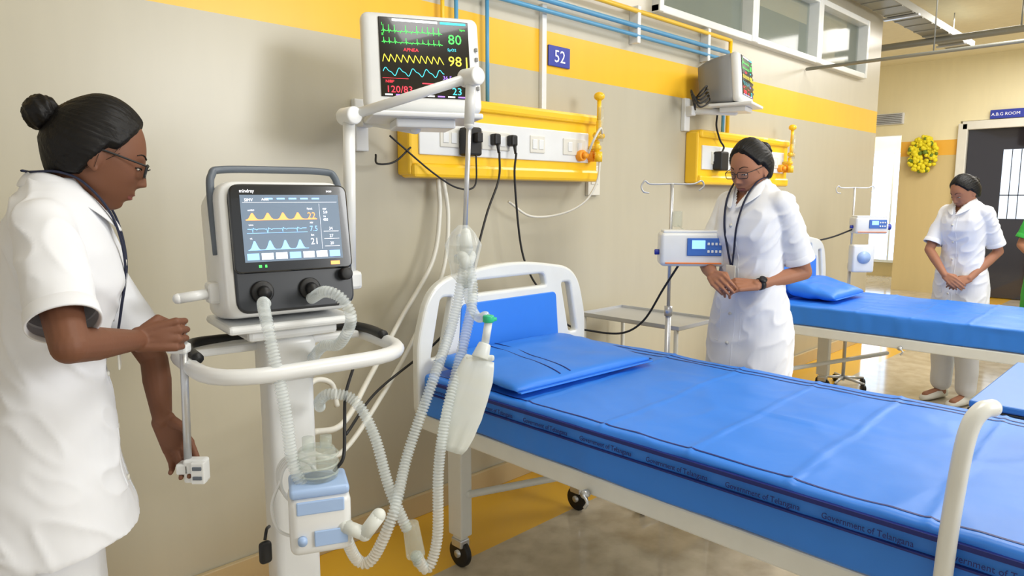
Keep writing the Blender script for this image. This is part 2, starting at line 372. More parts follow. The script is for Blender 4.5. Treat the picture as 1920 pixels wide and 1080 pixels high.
# ------------------------------------------------------------------ patient monitors
def wave(kind,x0,x1,y,a,N,per):
    P=[]
    for i in range(N+1):
        u=i/N; ph=(u*per)%1.
        if kind=='ecg': v=(1. if .30<ph<.36 else (-.3 if .36<=ph<.42 else (.25*math.exp(-((ph-.6)/.05)**2)+.12*math.exp(-((ph-.18)/.03)**2))))
        elif kind=='saw': v=(ph/.3 if ph<.3 else 1-(ph-.3)/.7)
        else: v=math.sin(ph*2*pi)*.5+.2*math.sin(ph*4*pi)
        P.append((x0+(x1-x0)*u,y+a*v))
    return P
def monitor(label,loc,rz,w,h,tilt,loc_arm,bodycol,fw_=.78,fh=.80,dep=1.):
    t=Thing('patient_monitor',label,'monitor',loc,rz)
    T=Matrix.Rotation(tilt,4,'X')
    m=MB(); m.box((0,0,h/2),(w,.06,h),.028,0,seg=5); m.bm.transform(T); t.part('bezel',m,[WHITE])
    m=MB()
    rs=[]
    for (y,s) in ((.02,.98),(.08*dep,.93),(.13*dep,.85),(.17*dep,.72)):
        rs.append([Vector((p[0]*s,y,h/2+p[1]*s)) for p in rpoly([(-w/2,-h/2),(w/2,-h/2),(w/2,h/2),(-w/2,h/2)],.035)])
    m.loft(rs); m.bm.transform(T); t.part('rear_housing',m,[bodycol])
    sw,sh=w*fw_,h*fh
    m=MB(); m.box((.008,-.031,h/2+.010),(sw,.006,sh),.002); m.bm.transform(T); sc=t.part('screen',m,[E_BLACK])
    m=MB(); M=T@face(-sw/2+.008,-.0348,h/2+.010-sh/2); k=sw/.3
    X=lambda q:q*sw; Yv=lambda q:q*sh
    m.rib(wave('ecg',X(.03),X(.70),Yv(.82),Yv(.08),160,11),.0018*k,M,0)
    m.rib(wave('ecg',X(.03),X(.70),Yv(.68),Yv(.06),160,11),.0018*k,M,0)
    m.rib(wave('saw',X(.03),X(.70),Yv(.43),Yv(.10),160,10),.0022*k,M,1)
    m.rib(wave('sin',X(.03),X(.70),Yv(.31),Yv(.08),120,4.5),.0022*k,M,2)
    m.text('80',Yv(.18),M@Matrix.Translation((X(.76),Yv(.70),0)),0,.0003); m.text('98',Yv(.18),M@Matrix.Translation((X(.75),Yv(.42),0)),1,.0003)
    m.rect(X(.955),Yv(.40),X(.97),Yv(.54),M,1)
    m.text('120/83',Yv(.12),M@Matrix.Translation((X(.05),Yv(.05),0)),3,.0003)
    m.text('APNEA',Yv(.06),M@Matrix.Translation((X(.26),Yv(.575),0)),3,.0003)
    m.text('I',Yv(.05),M@Matrix.Translation((X(.03),Yv(.89),0)),0,.0003); m.text('II',Yv(.05),M@Matrix.Translation((X(.03),Yv(.76),0)),0,.0003)
    m.text('SpO2',Yv(.05),M@Matrix.Translation((X(.75),Yv(.61),0)),2,.0003); m.text('NIBP',Yv(.05),M@Matrix.Translation((X(.05),Yv(.17),0)),3,.0003); m.text('bpm',Yv(.04),M@Matrix.Translation((X(.9),Yv(.88),0)),0,.0003)
    m.text('36.5',Yv(.07),M@Matrix.Translation((X(.68),Yv(.24),0)),5,.0003); m.text('23',Yv(.13),M@Matrix.Translation((X(.78),Yv(.05),0)),2,.0003); m.text('(95)',Yv(.06),M@Matrix.Translation((X(.5),Yv(.06),0)),3,.0003)
    m.rect(X(.15),Yv(.95),X(.65),Yv(.98),M,4); m.rect(X(.68),Yv(.95),X(.97),Yv(.98),M,2)
    m.rect(X(.02),Yv(.225),X(.3),Yv(.23),M,3); m.rect(X(.45),Yv(.17),X(.6),Yv(.185),M,3)
    for q in range(8): m.rect(X(.04+q*.115),Yv(.012),X(.12+q*.115),Yv(.03),M,5 if q%2 else 4)
    t.part('readout',m,[E_G,E_Y,E_C,E_R,E_W,E_M],parent=sc)
    for q in range(5):
        m=MB(); m.box((w*.462,-.032,h*(.25+.1*q)),(.010,.006,.014),.002); m.bm.transform(T); t.part('button',m,[MGREY])
    (bx,bz)=loc_arm; L=Vector(loc)
    m=MB(); m.box((0,.04,-.012),(w*.92,.26,.018),.006); m.box((0,.04,-.035),(w*.5,.16,.03),.006); t.part('shelf',m,[WHITE])
    m=MB(); m.box((bx,-.015,bz),(.06,.03,.2),.005); m.cap((bx,-.04,bz+.02),(L.x,L.y+.05,L.z-.045),.02); m.box((bx,-.05,bz+.02),(.05,.05,.06),.008)
    t.part('wall_arm',m,[WHITE],world=True)
    return t
monitor('large white patient monitor with colourful vital sign traces',(1.465,-.50,1.70),math.radians(-27),.40,.335,math.radians(-11),(1.52,1.70),WHITE,.76,.80)
monitor('smaller patient monitor with grey housing on shelf',(4.05,-.30,1.985),math.radians(14),.33,.29,math.radians(-5),(3.87,1.93),MGREY,dep=1.35)
m=MB(); 
for k in range(5): m.tube([(3.84,-.1,1.99-.01*k),(3.76-.01*k,-.14,1.99+.015*k),(3.72,-.2,2.03-.02*k),(3.76+.01*k,-.22,2.07-.02*k),(3.84,-.16,2.05)],.005,8)
solo('cable_bundle',m,[BLACK],'tangled black monitor cables beside the shelf','cable')
cable('black lead hanging below the bracketed monitor',[(4.0,-.16,1.93),(4.03,-.14,1.86),(4.1,-.13,1.78),(4.15,-.13,1.74),(4.12,-.13,1.70)],.006,BLACK)
m=MB(); m.box((4.12,-.13,1.65),(.1,.06,.12),.01); solo('power_adapter',m,[BLACK],'black adapter plugged into second panel','adapter')
# ------------------------------------------------------------------ beds
def bed(x0,x1,label,yh=-.39,L=1.98,guard=True,group='ward beds'):
    w=x1-x0; t=Thing('hospital_bed',label,'bed',(x0,yh,0),0,group)
    def board(y,top,bot,name,th=.04):
        o=rpoly([(0,bot,.03),(w,bot,.03),(w,top-.26,.05),(w-.06,top-.05,.12),(w*.5,top+.01,.4),(.06,top-.05,.12),(0,top-.26,.05)],.05,8)
        hl=rpoly([(.035,top-.34),(.11,top-.34),(.17,top-.09),(.09,top-.09)],.03)
        hr=[Vector((w-p.x,p.y)) for p in hl][::-1]
        ht=rpoly([(.24,top-.115),(w-.24,top-.115),(w-.26,top-.04),(.26,top-.04)],.03)
        m=MB(); m.plate(o,[hl,hr,ht],th,Matrix.Translation((0,y,0))@XZ,0,.012); b=t.part(name,m,[PAINT])
        m=MB(); m.plate(rpoly([(.17,bot+.05),(w-.17,bot+.05),(w-.20,top-.14),(.20,top-.14)],.02),[],.050,Matrix.Translation((0,y,0))@XZ,0,.004)
        t.part('insert_panel',m,[BLUE],parent=b)
        return b
    board(0,1.15,.62,'headboard'); board(-L,.98,.62,'footboard')
    if guard:
        m=MB(); m.tube([(-.045,-1.715,.50),(-.042,-1.720,.75),(-.036,-1.730,.93),(-.026,-1.738,1.00),(-.010,-1.750,1.028),(.010,-1.762,1.032)],.0165,16); m.sph((.010,-1.762,1.032),.0165)
        m.box((-.02,-1.718,.58),(.05,.05,.05),.008); t.part('side_guard_post',m,[PAINT])
    m=MB()
    for x in (.0,w): m.box((x+(.02 if x==0 else -.02),-L/2,.595),(.04,L,.06),.006)
    for y in (-.05,-L+.04,-L*.35,-L*.68): m.box((w/2,y,.59),(w-.03,.04,.05),.005)
    m.box((w/2,-L/2,.622),(w-.04,L-.06,.012),.002)
    m.cap((.14,-.12,.30),(w-.1,-.5,.36),.014); m.cap((.14,-L+.12,.32),(w-.14,-L+.12,.32),.016)
    t.part('frame',m,[PAINT])
    for (x,y) in ((.13,-.08),(w-.10,-.08),(.13,-L+.12),(w-.1,-L+.12)):
        m=MB(); m.box((x,y,.36),(.055,.08,.46),.006); m.box((x,y,.15),(.035,.05,.1),.004); lg=t.part('leg',m,[PAINT])
        m=MB(); m.cyl((x-.012,y,.055),(x+.012,y,.055),.055,n=24,bev=.005); m.box((x,y,.1),(.045,.06,.035),.006,1); m.cyl((x-.02,y,.055),(x+.02,y,.055),.015,mi=1)
        t.part('caster',m,[BLACK,STEEL],parent=lg)
    m=MB(); m.cyl((-.01,-.82,.575),(-.03,-.82,.575),.012,n=12); m.tube([(-.03,-.82,.575),(-.035,-.84,.56),(-.035,-.83,.54)],.005,8); t.part('crank_hook',m,[STEEL])
    return t
bed(1.5,2.43,'white hospital bed with blue mattress beside the ventilator')
bed(4.27,5.20,'white hospital bed beyond the standing nurse',guard=False)
def mattress(x0,x1,label,y0=-.43,y1=-2.34,z0=.63,z1=.780,text=True):
    w=x1-x0; L=y0-y1; t=Thing('mattress',label,'mattress',(x0,y0,z0),0,'blue covered mattresses')
    ny=190; H=z1-z0
    sec=rpoly([(0,0,.012),(w,0,.012),(w,H,.018),(0,H,.018)],.03,5)
    P=[]
    for i in range(len(sec)):
        a=sec[i]; b=sec[(i+1)%len(sec)]; n=max(1,int((b-a).length/.018))
        for k in range(n): P.append(a.lerp(b,k/n))
    def zoff(x,y):
        z=.005*noise.noise(Vector((x*2.5,y*2.5,1)))+.003*noise.noise(Vector((x*9,y*6,4)))
        r1=1-2.4*abs(noise.noise(Vector((x*5+y*2,y*4-x*3,7)))); z+=.0028*max(0,r1)**3
        for cy in (-.50,-.80,-1.08,-1.34,-1.62): z+=.004*math.exp(-((y-cy-.04*(x-.4)-.01*noise.noise(Vector((x*4,cy,0))))/.007)**2)
        z+=.0035*math.exp(-((x-.46-.012*noise.noise(Vector((0,y*3,2))))/.007)**2)
        return z
    rings=[]
    for j in range(ny+1):
        y=-L*j/ny; e=min(j,ny-j); s=1. if e>1 else (.99 if e==1 else .965); R=[]
        for p in P:
            x=w/2+(p.x-w/2)*s; z=H/2+(p.y-H/2)*s
            if p.y>H*.9: z+=zoff(x,y)
            else:
                o=.006*noise.noise(Vector((y*5,p.y*4,x)))+.003*noise.noise(Vector((y*16,p.y*7,x))); x+=o
                if p.y<.02: z+=.010*noise.noise(Vector((y*2.5,0,3)))
            R.append(Vector((x,y,z)))
        rings.append(R)
    m=MB(); m.loft(rings); t.part('cover',m,[BLUE])
    if text:
        for z,th in ((H-.020,.011),(H-.062,.005)):
            m=MB(); m.box((-.004,-L/2-.02,z),(.011,L-.08,th),.001); t.part('printed_line',m,[NAVY])
        for x in (w-.05,w-.085,.030):
            m=MB(); Q=[Vector((x,-.04-(L-.1)*q/160,H+.0012+zoff(x,-.04-(L-.1)*q/160))) for q in range(161)]
            tt=bmesh.new(); pv=None
            for q in Q:
                cur=(tt.verts.new(q+Vector((-.0035,0,0))),tt.verts.new(q+Vector((.0035,0,0))))
                if pv: tt.faces.new((pv[0],pv[1],cur[1],cur[0]))
                pv=cur
            m.absorb(tt); t.part('printed_line',m,[NAVY])
        M0=Matrix.Rotation(-pi/2,4,'Z')@XZ
        for k in range(8):
            m=MB(); m.text('Government of Telangana',.020,Matrix.Translation((-.0090,-.07-k*.228,H-.051))@M0,0,.0005,'LEFT',.86)
            t.part('printed_lettering',m,[NAVY])
mattress(1.49,2.43,'blue vinyl mattress with navy Government of Telangana border')
mattress(4.27,5.20,'blue vinyl mattress on the second bed',z1=.75,text=False)
def pillow(ctr,size,rz,label,tilt=0.,bands=True):
    t=Thing('pillow',label,'pillow',ctr,rz,'blue pillows'); w,l,h=size
    m=MB(); N=30; tm=bmesh.new()
    def hh(u,v):
        e=(1-abs(u)**6)*(1-abs(v)**6); return h*.5*(max(e,0)**.5)+.005*noise.noise(Vector((u*3,v*3,h*9)))*(1 if abs(u)<.95 and abs(v)<.95 else 0)
    vs={}
    for sgn in (1,-1):
        for i in range(N+1):
            for j in range(N+1):
                u=-1+2*i/N; v=-1+2*j/N
                if sgn==-1 and (i in(0,N) or j in(0,N)): vs[(sgn,i,j)]=vs[(1,i,j)]; continue
                z=h*.5+sgn*hh(u,v)
                vs[(sgn,i,j)]=tm.verts.new((u*w/2,v*l/2,z+.002))
        for i in range(N):
            for j in range(N): tm.faces.new((vs[(sgn,i,j)],vs[(sgn,i+1,j)],vs[(sgn,i+1,j+1)],vs[(sgn,i,j+1)]))
    bmesh.ops.recalc_face_normals(tm,faces=tm.faces)
    for vv in tm.verts: vv.co.z+=(vv.co.y+l/2)*tilt*(max(0,vv.co.z)/h)
    m.absorb(tm); t.part('case',m,[BLUE])
    m=MB(); m.box((w*.0,-l*.5,h*.40),(w*.97,.02,.005),.002); t.part('flap',m,[BLUE])
    if bands:
        for x in (-w*.18,-w*.11):
            m=MB(); m.tube([Vector((x,l*(-.44+.88*q/16),h/2+hh(x/(w/2),-.88+1.76*q/16)+.003+(l*(-.44+.88*q/16)+l/2)*tilt)) for q in range(17)],.0032,6,sm=0,flat=.5)
            t.part('printed_stripe',m,[NAVY])
pillow((1.87,-.69,.784),(.70,.46,.042),math.radians(-3),'flat blue vinyl pillow with navy stripes on the bed',.08)
pillow((4.72,-.60,.755),(.52,.32,.06),0,'blue pillow on the second bed',.25,False)
# ------------------------------------------------------------------ low table with blue top
t=Thing('overbed_table','low table with blue laminate top and dark edge','table',(3.0,-2.2,0))
m=MB(); m.box((0,0,.748),(.76,.62,.024),.006); t.part('table_top',m,[BLUE2])
m=MB(); m.box((0,0,.724),(.765,.625,.024),.004); t.part('edge_frame',m,[DARK])
for x in (-.3,.3):
    for y in (-.24,.24):
        m=MB(); m.cyl((x,y,0.0),(x,y,.72),.014,n=14); t.part('leg',m,[STEEL])
# ------------------------------------------------------------------ instrument trolley
t=Thing('instrument_trolley','steel tray trolley with thin legs by the wall','trolley',(2.98,-.38,0))
for z,nm in ((.80,'tray'),(.35,'shelf')):
    m=MB(); m.box((0,0,z),(.36,.6,.010),.003)
    for s in (-1,1):
        m.box((s*.178,0,z+.008),(.006,.6,.02),.002); m.box((0,s*.298,z+.008),(.36,.006,.02),.002)
    t.part(nm,m,[STEEL])
for x in (-.17,.17):
    for y in (-.28,.28):
        m=MB(); m.cyl((x,y,.05),(x,y,.80),.011,n=12); lg=t.part('leg',m,[CREAM])
        m=MB(); m.cyl((x-.01,y,.025),(x+.01,y,.025),.025,n=16); t.part('caster',m,[BLACK],parent=lg)
def iv_stand(loc,H,label,rz=0.):
    t=Thing('iv_stand',label,'stand',loc,rz)
    m=MB(); m.cyl((0,0,.05),(0,0,H*.62),.013,n=14); m.cyl((0,0,H*.6),(0,0,H),.008,n=12); m.cyl((0,0,H*.6),(0,0,H*.63),.018,n=14); t.part('pole',m,[STEEL])
    m=MB()
    m.tube([(-.10,0,H-.04),(-.125,0,H-.035),(-.135,0,H-.01),(-.12,0,H+.012),(-.1,0,H),(-.06,0,H-.002),(0,0,H),(.06,0,H-.002),(.1,0,H),(.13,0,H+.012),(.14,0,H-.01),(.12,0,H-.03)],.004,8)
    t.part('hook',m,[STEEL])
    for k in range(5):
        a=2*pi*k/5+.2; m=MB(); m.cap((0,0,.075),(math.cos(a)*.17,math.sin(a)*.17,.06),.012,.009)
        m.cyl((math.cos(a)*.17-.01,math.sin(a)*.17,.027),(math.cos(a)*.17+.01,math.sin(a)*.17,.027),.027,n=16,mi=1); t.part('base_leg',m,[STEEL,BLACK])
    return t
iv_stand((2.675,-.70,0),1.48,'steel infusion stand with hooks beside the trolley',rz=math.radians(-45))
iv_stand((5.36,-.52,0),1.49,'steel infusion stand beside the second bed',rz=math.radians(-45))
def pump(ctr,rz,label,w=.25,h=.14,d=.14):
    t=Thing('infusion_pump',label,'infusion pump',ctr,rz)
    m=MB(); m.box((0,0,h/2),(w,d,h),.018,seg=4); m.box((0,-.01,h+.002),(w*.92,d*.75,.014),.006,seg=3); t.part('housing',m,[WHITE])
    m=MB(); m.box((w*.16,-d/2-.002,h*.58),(w*.52,.008,h*.52),.003); t.part('control_panel',m,[mat('pump_blue',c(60,110,190),.35)])
    m=MB(); m.box((0,-d/2-.001,h*.10),(w*.85,.006,.006),.001); t.part('trim_line',m,[mat('pump_orange',c(235,130,60),.4)])
    m=MB(); m.box((w*.07,-d/2-.008,h*.65),(w*.2,.004,h*.25),.001); t.part('display',m,[E_B])
    for i in range(4):
        for j in range(2):
            m=MB(); m.box((w*.22+i*.016,-d/2-.008,h*(.45+.22*j)),(.010,.005,.011),.002); t.part('button',m,[WHITE])
    for x0,x1,r in ((w/2,w/2+.03,.022),(-w/2,-w/2-.02,.012)):
        m=MB(); m.cyl((x0,-.02,h*.4),(x1,-.02,h*.4),r,n=16,bev=.003); t.part('knob',m,[SIGNB])
    m=MB(); m.box((-w*.25,d/2+.01,h/2),(.05,.04,.06),.005); t.part('pole_clamp',m,[GREY])
pump(tuple(W(.775,3.0,1.128)),math.radians(-50),'white infusion pump with blue keypad on stand',.275,.145,.14)
pump((5.39,-.62,1.16),math.radians(-50),'white infusion pump beside the second bed',.23,.12)
t=Thing('syringe_monitor','small white box with blue face on stand','medical device',(5.34,-.60,.89),math.radians(-50))
m=MB(); m.box((0,0,.09),(.15,.10,.2),.015,seg=4); t.part('housing',m,[WHITE])
m=MB(); m.cyl((0,-.05,.1),(0,-.057,.1),.045,n=24); t.part('dial',m,[LBLUE])
cable('black cable from infusion pump to the wall unit',[(4.9,-.1,1.15),(5.0,-.2,1.08),(5.2,-.4,1.12),(5.33,-.56,1.2)],.006,BLACK)
m=MB(); m.cyl((2.68,-.73,1.29),(2.68,-.73,1.36),.022,n=16,bev=.004); m.tube([(2.68,-.73,1.30),(2.68,-.76,1.28),(2.67,-.79,1.27)],.003,6)
solo('drip_chamber',m,[CLEAR],'small clear drip chamber hanging on the stand','drip chamber')
# ------------------------------------------------------------------ ventilator
VL=(.795,-.785,0); VR=math.radians(-8)
t=Thing('ventilator','white ventilator with handle and colour touchscreen on column','ventilator',VL,VR); V=t
TB=Matrix.Translation((0,0,1.12))@Matrix.Rotation(math.radians(-8),4,'X')@Matrix.Translation((0,0,-1.12))
m=MB(); rs=[]
for (y,s,dz) in ((-.112,.955,0),(-.10,.985,0),(-.08,1,0),(0,1,0),(.07,.96,-.0),(.11,.84,-.01),(.12,.7,-.01)):
    rs.append([Vector((p[0]*s-.005,y,1.290+dz+p[1]*s)) for p in rpoly([(-.158,-.160,.03),(.150,-.160,.03),(.150,.158,.045),(-.158,.158,.045)],.03)])
m.loft(rs); m.bm.transform(TB); t.part('body',m,[WHITE])
m=MB(); m.plate(rpoly([(-.134,1.145,.025),(.138,1.145,.025),(.138,1.432,.03),(-.134,1.432,.03)],.02),[],.02,Matrix.Translation((0,-.108,0))@XZ,0,.006); m.bm.transform(TB); t.part('front_fascia',m,[DARK])
m=MB(); m.plate(rpoly([(-.135,1.235,.012),(.139,1.235,.012),(.139,1.432,.02),(-.135,1.432,.02)],.02),[],.012,Matrix.Translation((0,-.119,0))@XZ,0,.004); m.bm.transform(TB); sc=t.part('screen',m,[mat('glossy_bezel',c(24,27,31),.15,coat=.5)])
m=MB(); SS=Matrix.Diagonal((.93,1,1,1)); M=TB@face(-.116,-.1262,1.256)@SS; w,h=.252,.155
m.rect(0,0,w,h,M,0)
def tri(x,y,bw,bh,mi):
    P=[(x+bw*q/10,y+bh*math.exp(-((q/10-.45)/.2)**2)) for q in range(11)]
    for a,b in zip(P[:-1],P[1:]):
        tt=bmesh.new(); tt.faces.new([tt.verts.new(p) for p in ((a[0],y,.0006),(b[0],y,.0006),(b[0],b[1],.0006),(a[0],a[1],.0006))]); m.absorb(tt,M,mi,False)
for k in range(4): tri(.010+k*.038,.098,.036,.016,1); tri(.010+k*.038,.028,.036,.022,2)
m.rib(wave('ecg',.012,.16,.076,-.008,120,4),.0014,M,2,.0007); m.rect(.010,.096,.19,.098,M,1,.0007); m.rect(.010,.027,.162,.0285,M,2,.0007); m.rect(.010,.066,.162,.067,M,2,.0007)
for s,x,y,z,i in (('22',.165,.098,.022,1),('7.5',.168,.068,.018,2),('21',.168,.036,.022,3),('5.0',.208,.110,.009,3),('450',.206,.092,.009,3),('SIMV',.010,.140,.010,3),('Adult',.052,.142,.008,3),('Ppeak',.165,.120,.006,3),('PEEP',.207,.119,.005,3),('MV',.170,.086,.006,3),('TVi',.207,.101,.005,3),('ftot',.170,.057,.006,3),('cmH2O',.016,.118,.005,3),('L/min',.016,.084,.005,3),('mL',.016,.053,.005,3)):
    m.text(s,z,M@Matrix.Translation((x,y,.0007)),i,.0002)
for k in range(7): m.rect(.006+k*.035,.005,.035+k*.035,.020,M,3 if k%3 else 2,.0007)
for k in range(3): m.rect(.205,.03+k*.018,.246,.031+k*.018,M,3,.0007); m.text('%d'%(20+k*7),.010,M@Matrix.Translation((.220,.034+k*.018,.0007)),3,.0002)
for k in range(5): m.rect(.06+k*.03,.144,.08+k*.03,.148,M,2,.0007)
m.rect(.005,.137,.247,.1376,M,3,.0007); m.rect(.198,.024,.1985,.134,M,3,.0007)
t.part('readout',m,[E_SC,E_O,E_B,E_W,E_DB],parent=sc)
m=MB(); M=TB@face(-.116,-.1264,1.4165)@SS; m.text('mindray',.011,M,0,.0002); m.text('SV300',.006,M@Matrix.Translation((.22,.001,0)),0,.0002)
M=TB@face(-.114,-.1264,1.241)@SS; m.rect(.03,.002,.037,.008,M,1); m.rect(.045,.002,.05,.008,M,1); m.rect(.215,.0,.24,.009,M,2)
t.part('marking',m,[E_W,E_G,E_O],parent=sc)
m=MB(); m.tube([(-.162,-.07,1.28),(-.164,-.07,1.42),(-.156,-.062,1.466),(-.130,-.055,1.480),(0,-.05,1.483),(.115,-.055,1.480),(.140,-.062,1.466),(.146,-.07,1.42),(.144,-.07,1.34)],.009,14); m.bm.transform(TB); t.part('carry_handle',m,[GREY])
m=MB(); m.cyl((.12,-.115,1.216),(.12,-.142,1.216),.015,n=28,bev=.003); m.bm.transform(TB); t.part('knob',m,[BLACK])
for x in (-.082,.030):
    m=MB(); m.cyl((x,-.112,1.187),(x,-.128,1.187),.026,n=28,bev=.004); m.cyl((x,-.13,1.187),(x,-.150,1.182),.015,.013,n=24); m.bm.transform(TB); t.part('breathing_port',m,[BLACK])
m=MB(); m.cap((-.165,-.03,1.20),(-.25,-.05,1.195),.012); m.box((-.17,-.03,1.2),(.03,.05,.05),.008); t.part('side_bracket',m,[WHITE])
m=MB(); m.box((-.005,-.0,1.117),(.31,.22,.02),.008); m.box((0,0,1.095),(.22,.16,.03),.01)
m.box((0,.0,.62),(.115,.10,.94),.02,seg=3); m.box((0,0,1.02),(.13,.11,.12),.02,seg=3); t.part('column',m,[WHITE])
m=MB(); P=rpoly([(-.245,.09,.08),(-.235,-.27,.14),(.235,-.25,.14),(.235,.11,.08)],.1,6)
m.tube([Vector((p.x,p.y,1.045)) for p in P],.018,12,sm=0,closed=True); m.box((0,.03,1.05),(.42,.03,.02),.006); rg=t.part('rail_handle',m,[WHITE])
for s in (-1,1):
    m=MB(); m.tube([(s*.226,-.10,1.064),(s*.226,-.0,1.066),(s*.20,.075,1.066),(s*.12,.095,1.064),(s*.06,.098,1.062)],.0125,10); t.part('grip',m,[BLACK],parent=rg)
m=MB()
for k in range(5):
    a=2*pi*k/5+pi/2; m.cap((0,0,.14),(math.cos(a)*.26,math.sin(a)*.26,.10),.045,.028)
m.cyl((0,0,.1),(0,0,.2),.09,.07,n=28,bev=.01); b=t.part('base',m,[WHITE])
for k in range(5):
    a=2*pi*k/5+pi/2; x,y=math.cos(a)*.26,math.sin(a)*.26
    m=MB(); m.cyl((x-.012,y,.04),(x+.012,y,.04),.04,n=20,bev=.004); m.cyl((x,y,.04),(x,y,.1),.01); t.part('caster',m,[BLACK],parent=b)
A0=W(-.435,1.85,1.20); A1=W(-.425,1.85,1.63); A2=W(-.105,1.83,1.725); A3=W(-.125,1.82,1.30)
m=MB(); m.cap(A0,A1,.016); m.cyl(A1+Vector((0,-.03,0)),A1+Vector((0,.03,0)),.023,n=20,bev=.004); m.cap(A1,A2,.013); m.cyl(A2+Vector((0,-.03,0)),A2+Vector((0,.03,0)),.023,n=20,bev=.004)
m.cap(A2,A2+(A3-A2)*.28,.013); m.box(A0,(.05,.05,.05),.01); m.cap(A0,Vector((.91,-.79,1.18)),.014)
arm=t.part('support_arm',m,[WHITE],world=True)
m=MB(); m.cap(A2+(A3-A2)*.2,A3,.0065); t.part('arm_rod',m,[STEEL],parent=arm,world=True)
m=MB(); m.box(A3,(.035,.035,.05),.008); m.box(A3-Vector((0,0,.04)),(.06,.025,.025),.006); t.part('tube_holder',m,[CLEAR],parent=arm,world=True)
def ctube(P,label,r=.0118,mt=TUBE):
    m=MB(); m.corr([W(*p) for p in P],r); return solo('breathing_tube',m,[mt],label,'tube',group='breathing circuit tubes')
ctube([(-.562,1.56,1.18),(-.548,1.51,1.185),(-.520,1.46,1.13),(-.490,1.45,.97),(-.476,1.45,.84),(-.435,1.45,.75),(-.39,1.45,.70)],'clear corrugated tube dropping from port to humidifier')
ctube([(-.37,1.47,.70),(-.372,1.48,.65),(-.352,1.5,.59),(-.318,1.5,.60),(-.273,1.52,.70),(-.25,1.6,.81),(-.196,1.65,.968),(-.15,1.75,1.108),(-.122,1.79,1.26)],'clear corrugated tube rising from humidifier to support arm')
ctube([(-.480,1.64,1.180),(-.43,1.58,1.205),(-.39,1.57,1.19),(-.372,1.58,1.14),(-.41,1.62,1.075),(-.46,1.66,1.06),(-.50,1.70,1.02)],'clear corrugated tube curling from the second port')
ctube([(-.48,1.68,.90),(-.462,1.62,.935),(-.43,1.6,.957),(-.374,1.6,.94),(-.326,1.58,.863),(-.29,1.56,.743),(-.247,1.55,.64)],'clear corrugated tube arching down to the water trap')
ctube([(-.229,1.55,.58),(-.203,1.56,.538),(-.18,1.58,.607),(-.177,1.6,.77),(-.158,1.62,.903),(-.12,1.7,1.063),(-.10,1.76,1.172),(-.114,1.79,1.26)],'clear corrugated tube climbing from the water trap')
m=MB(); a=W(-.24,1.55,.66); b=W(-.228,1.55,.575); m.cyl(a,b,.019,.023,n=20,bev=.004); m.cap(b,b+(b-a)*.2,.014,.01); solo('water_trap',m,[CLEAR],'clear water trap joining two breathing tubes','water trap')
m=MB(); Yp=W(-.118,1.785,1.24)
m.cap(Yp+Vector((-.012,0,.03)),Yp,.015); m.cap(Yp+Vector((.014,0,.03)),Yp,.015); m.cap(Yp,Yp+Vector((0,0,-.04)),.014); m.cap(Yp+Vector((0,0,.05)),Yp+Vector((0,0,.09)),.018,.012)
solo('wye_connector',m,[BAGM],'clear wye piece hanging from the support arm','connector')
m=MB(); rs=[]; q0=W(-.125,1.775,1.20)
for z,r in ((0,.012),(.02,.030),(.06,.038),(.10,.045),(.13,.030),(.15,.012)):
    rs.append([q0+Vector((math.cos(2*pi*k/36)*r*(1+.25*noise.noise(Vector((k*.7,z*30,0)))),math.sin(2*pi*k/36)*r*(1+.25*noise.noise(Vector((k*.7,z*30,3)))),z)) for k in range(36)])
m.loft(rs,smooth=False); solo('plastic_wrapper',m,[mat('thin_clear_film',c(240,245,245),.1,alpha=.3,trans=.1)],'crumpled clear plastic wrapper around the tube junction','wrapper')
ctube([(-.118,1.78,1.20),(-.112,1.77,1.16),(-.088,1.73,1.12),(-.065,1.69,1.13)],'short clear tube leading down to test lung',.010)
t=Thing('test_lung','frosted white test lung bag hanging from breathing tube','test lung',tuple(W(-.148,1.64,.80)))
L0=W(-.058,1.68,1.115); L1=W(-.066,1.67,1.065); L2=W(-.078,1.66,1.03); L3=W(-.152,1.64,.800)
m=MB(); m.cyl(L0+Vector((0,0,.018)),L0,.014,n=20,bev=.003); m.box(L0+Vector((.01,0,.006)),(.028,.014,.010),.003); t.part('collar',m,[GREEN],world=True)
m=MB(); m.cyl(L0,L1,.010,n=18); m.cyl(L1,L2,.015,.022,n=20,bev=.003); m.box(L2,(.070,.016,.014),.005,0,Matrix.Rotation(math.radians(-44),4,'Z')); t.part('neck',m,[BAGM],world=True)
ax=(L3-L2); m=MB(); rs=[]
side=Vector((CT,-ST,0)); side=(side-ax.normalized()*side.dot(ax.normalized())).normalized(); dp=ax.normalized().cross(side)
for q,wd,dd in ((0,.036,.007),(.06,.040,.011),(.2,.047,.014),(.4,.050,.013),(.6,.050,.014),(.8,.045,.010),(.93,.038,.006),(1,.030,.003)):
    ctr=L2+ax*q; rs.append([ctr+side*math.cos(2*pi*k/36)*wd*(1+.02*math.sin(3*k+q*9))+dp*(math.sin(2*pi*k/36)*dd+.004*noise.noise(Vector((math.cos(2*pi*k/36)*3,q*5,1)))) for k in range(36)])
m.loft(rs); t.part('bag',m,[BAGM],world=True)
hc=W(-.43,1.47,.645); t=Thing('humidifier','white and pale blue humidifier with clear water chamber','humidifier',tuple(hc),math.radians(-25))
m=MB(); m.box((0,0,.07),(.13,.11,.13),.018,seg=4); t.part('housing',m,[WHITE])
m=MB(); m.box((0,-.0,.145),(.125,.105,.022),.008,seg=3); m.box((-.0,-.054,.115),(.10,.006,.03),.003); t.part('heater_top',m,[LBLUE])
m=MB(); m.box((.02,-.058,.045),(.07,.005,.035),.002); m.cyl((-.04,-.055,.045),(-.04,-.066,.045),.01,n=16); t.part('dial_panel',m,[LBLUE])
m=MB(); m.cyl((0,.01,.156),(0,.01,.225),.045,.04,n=32,bev=.006)
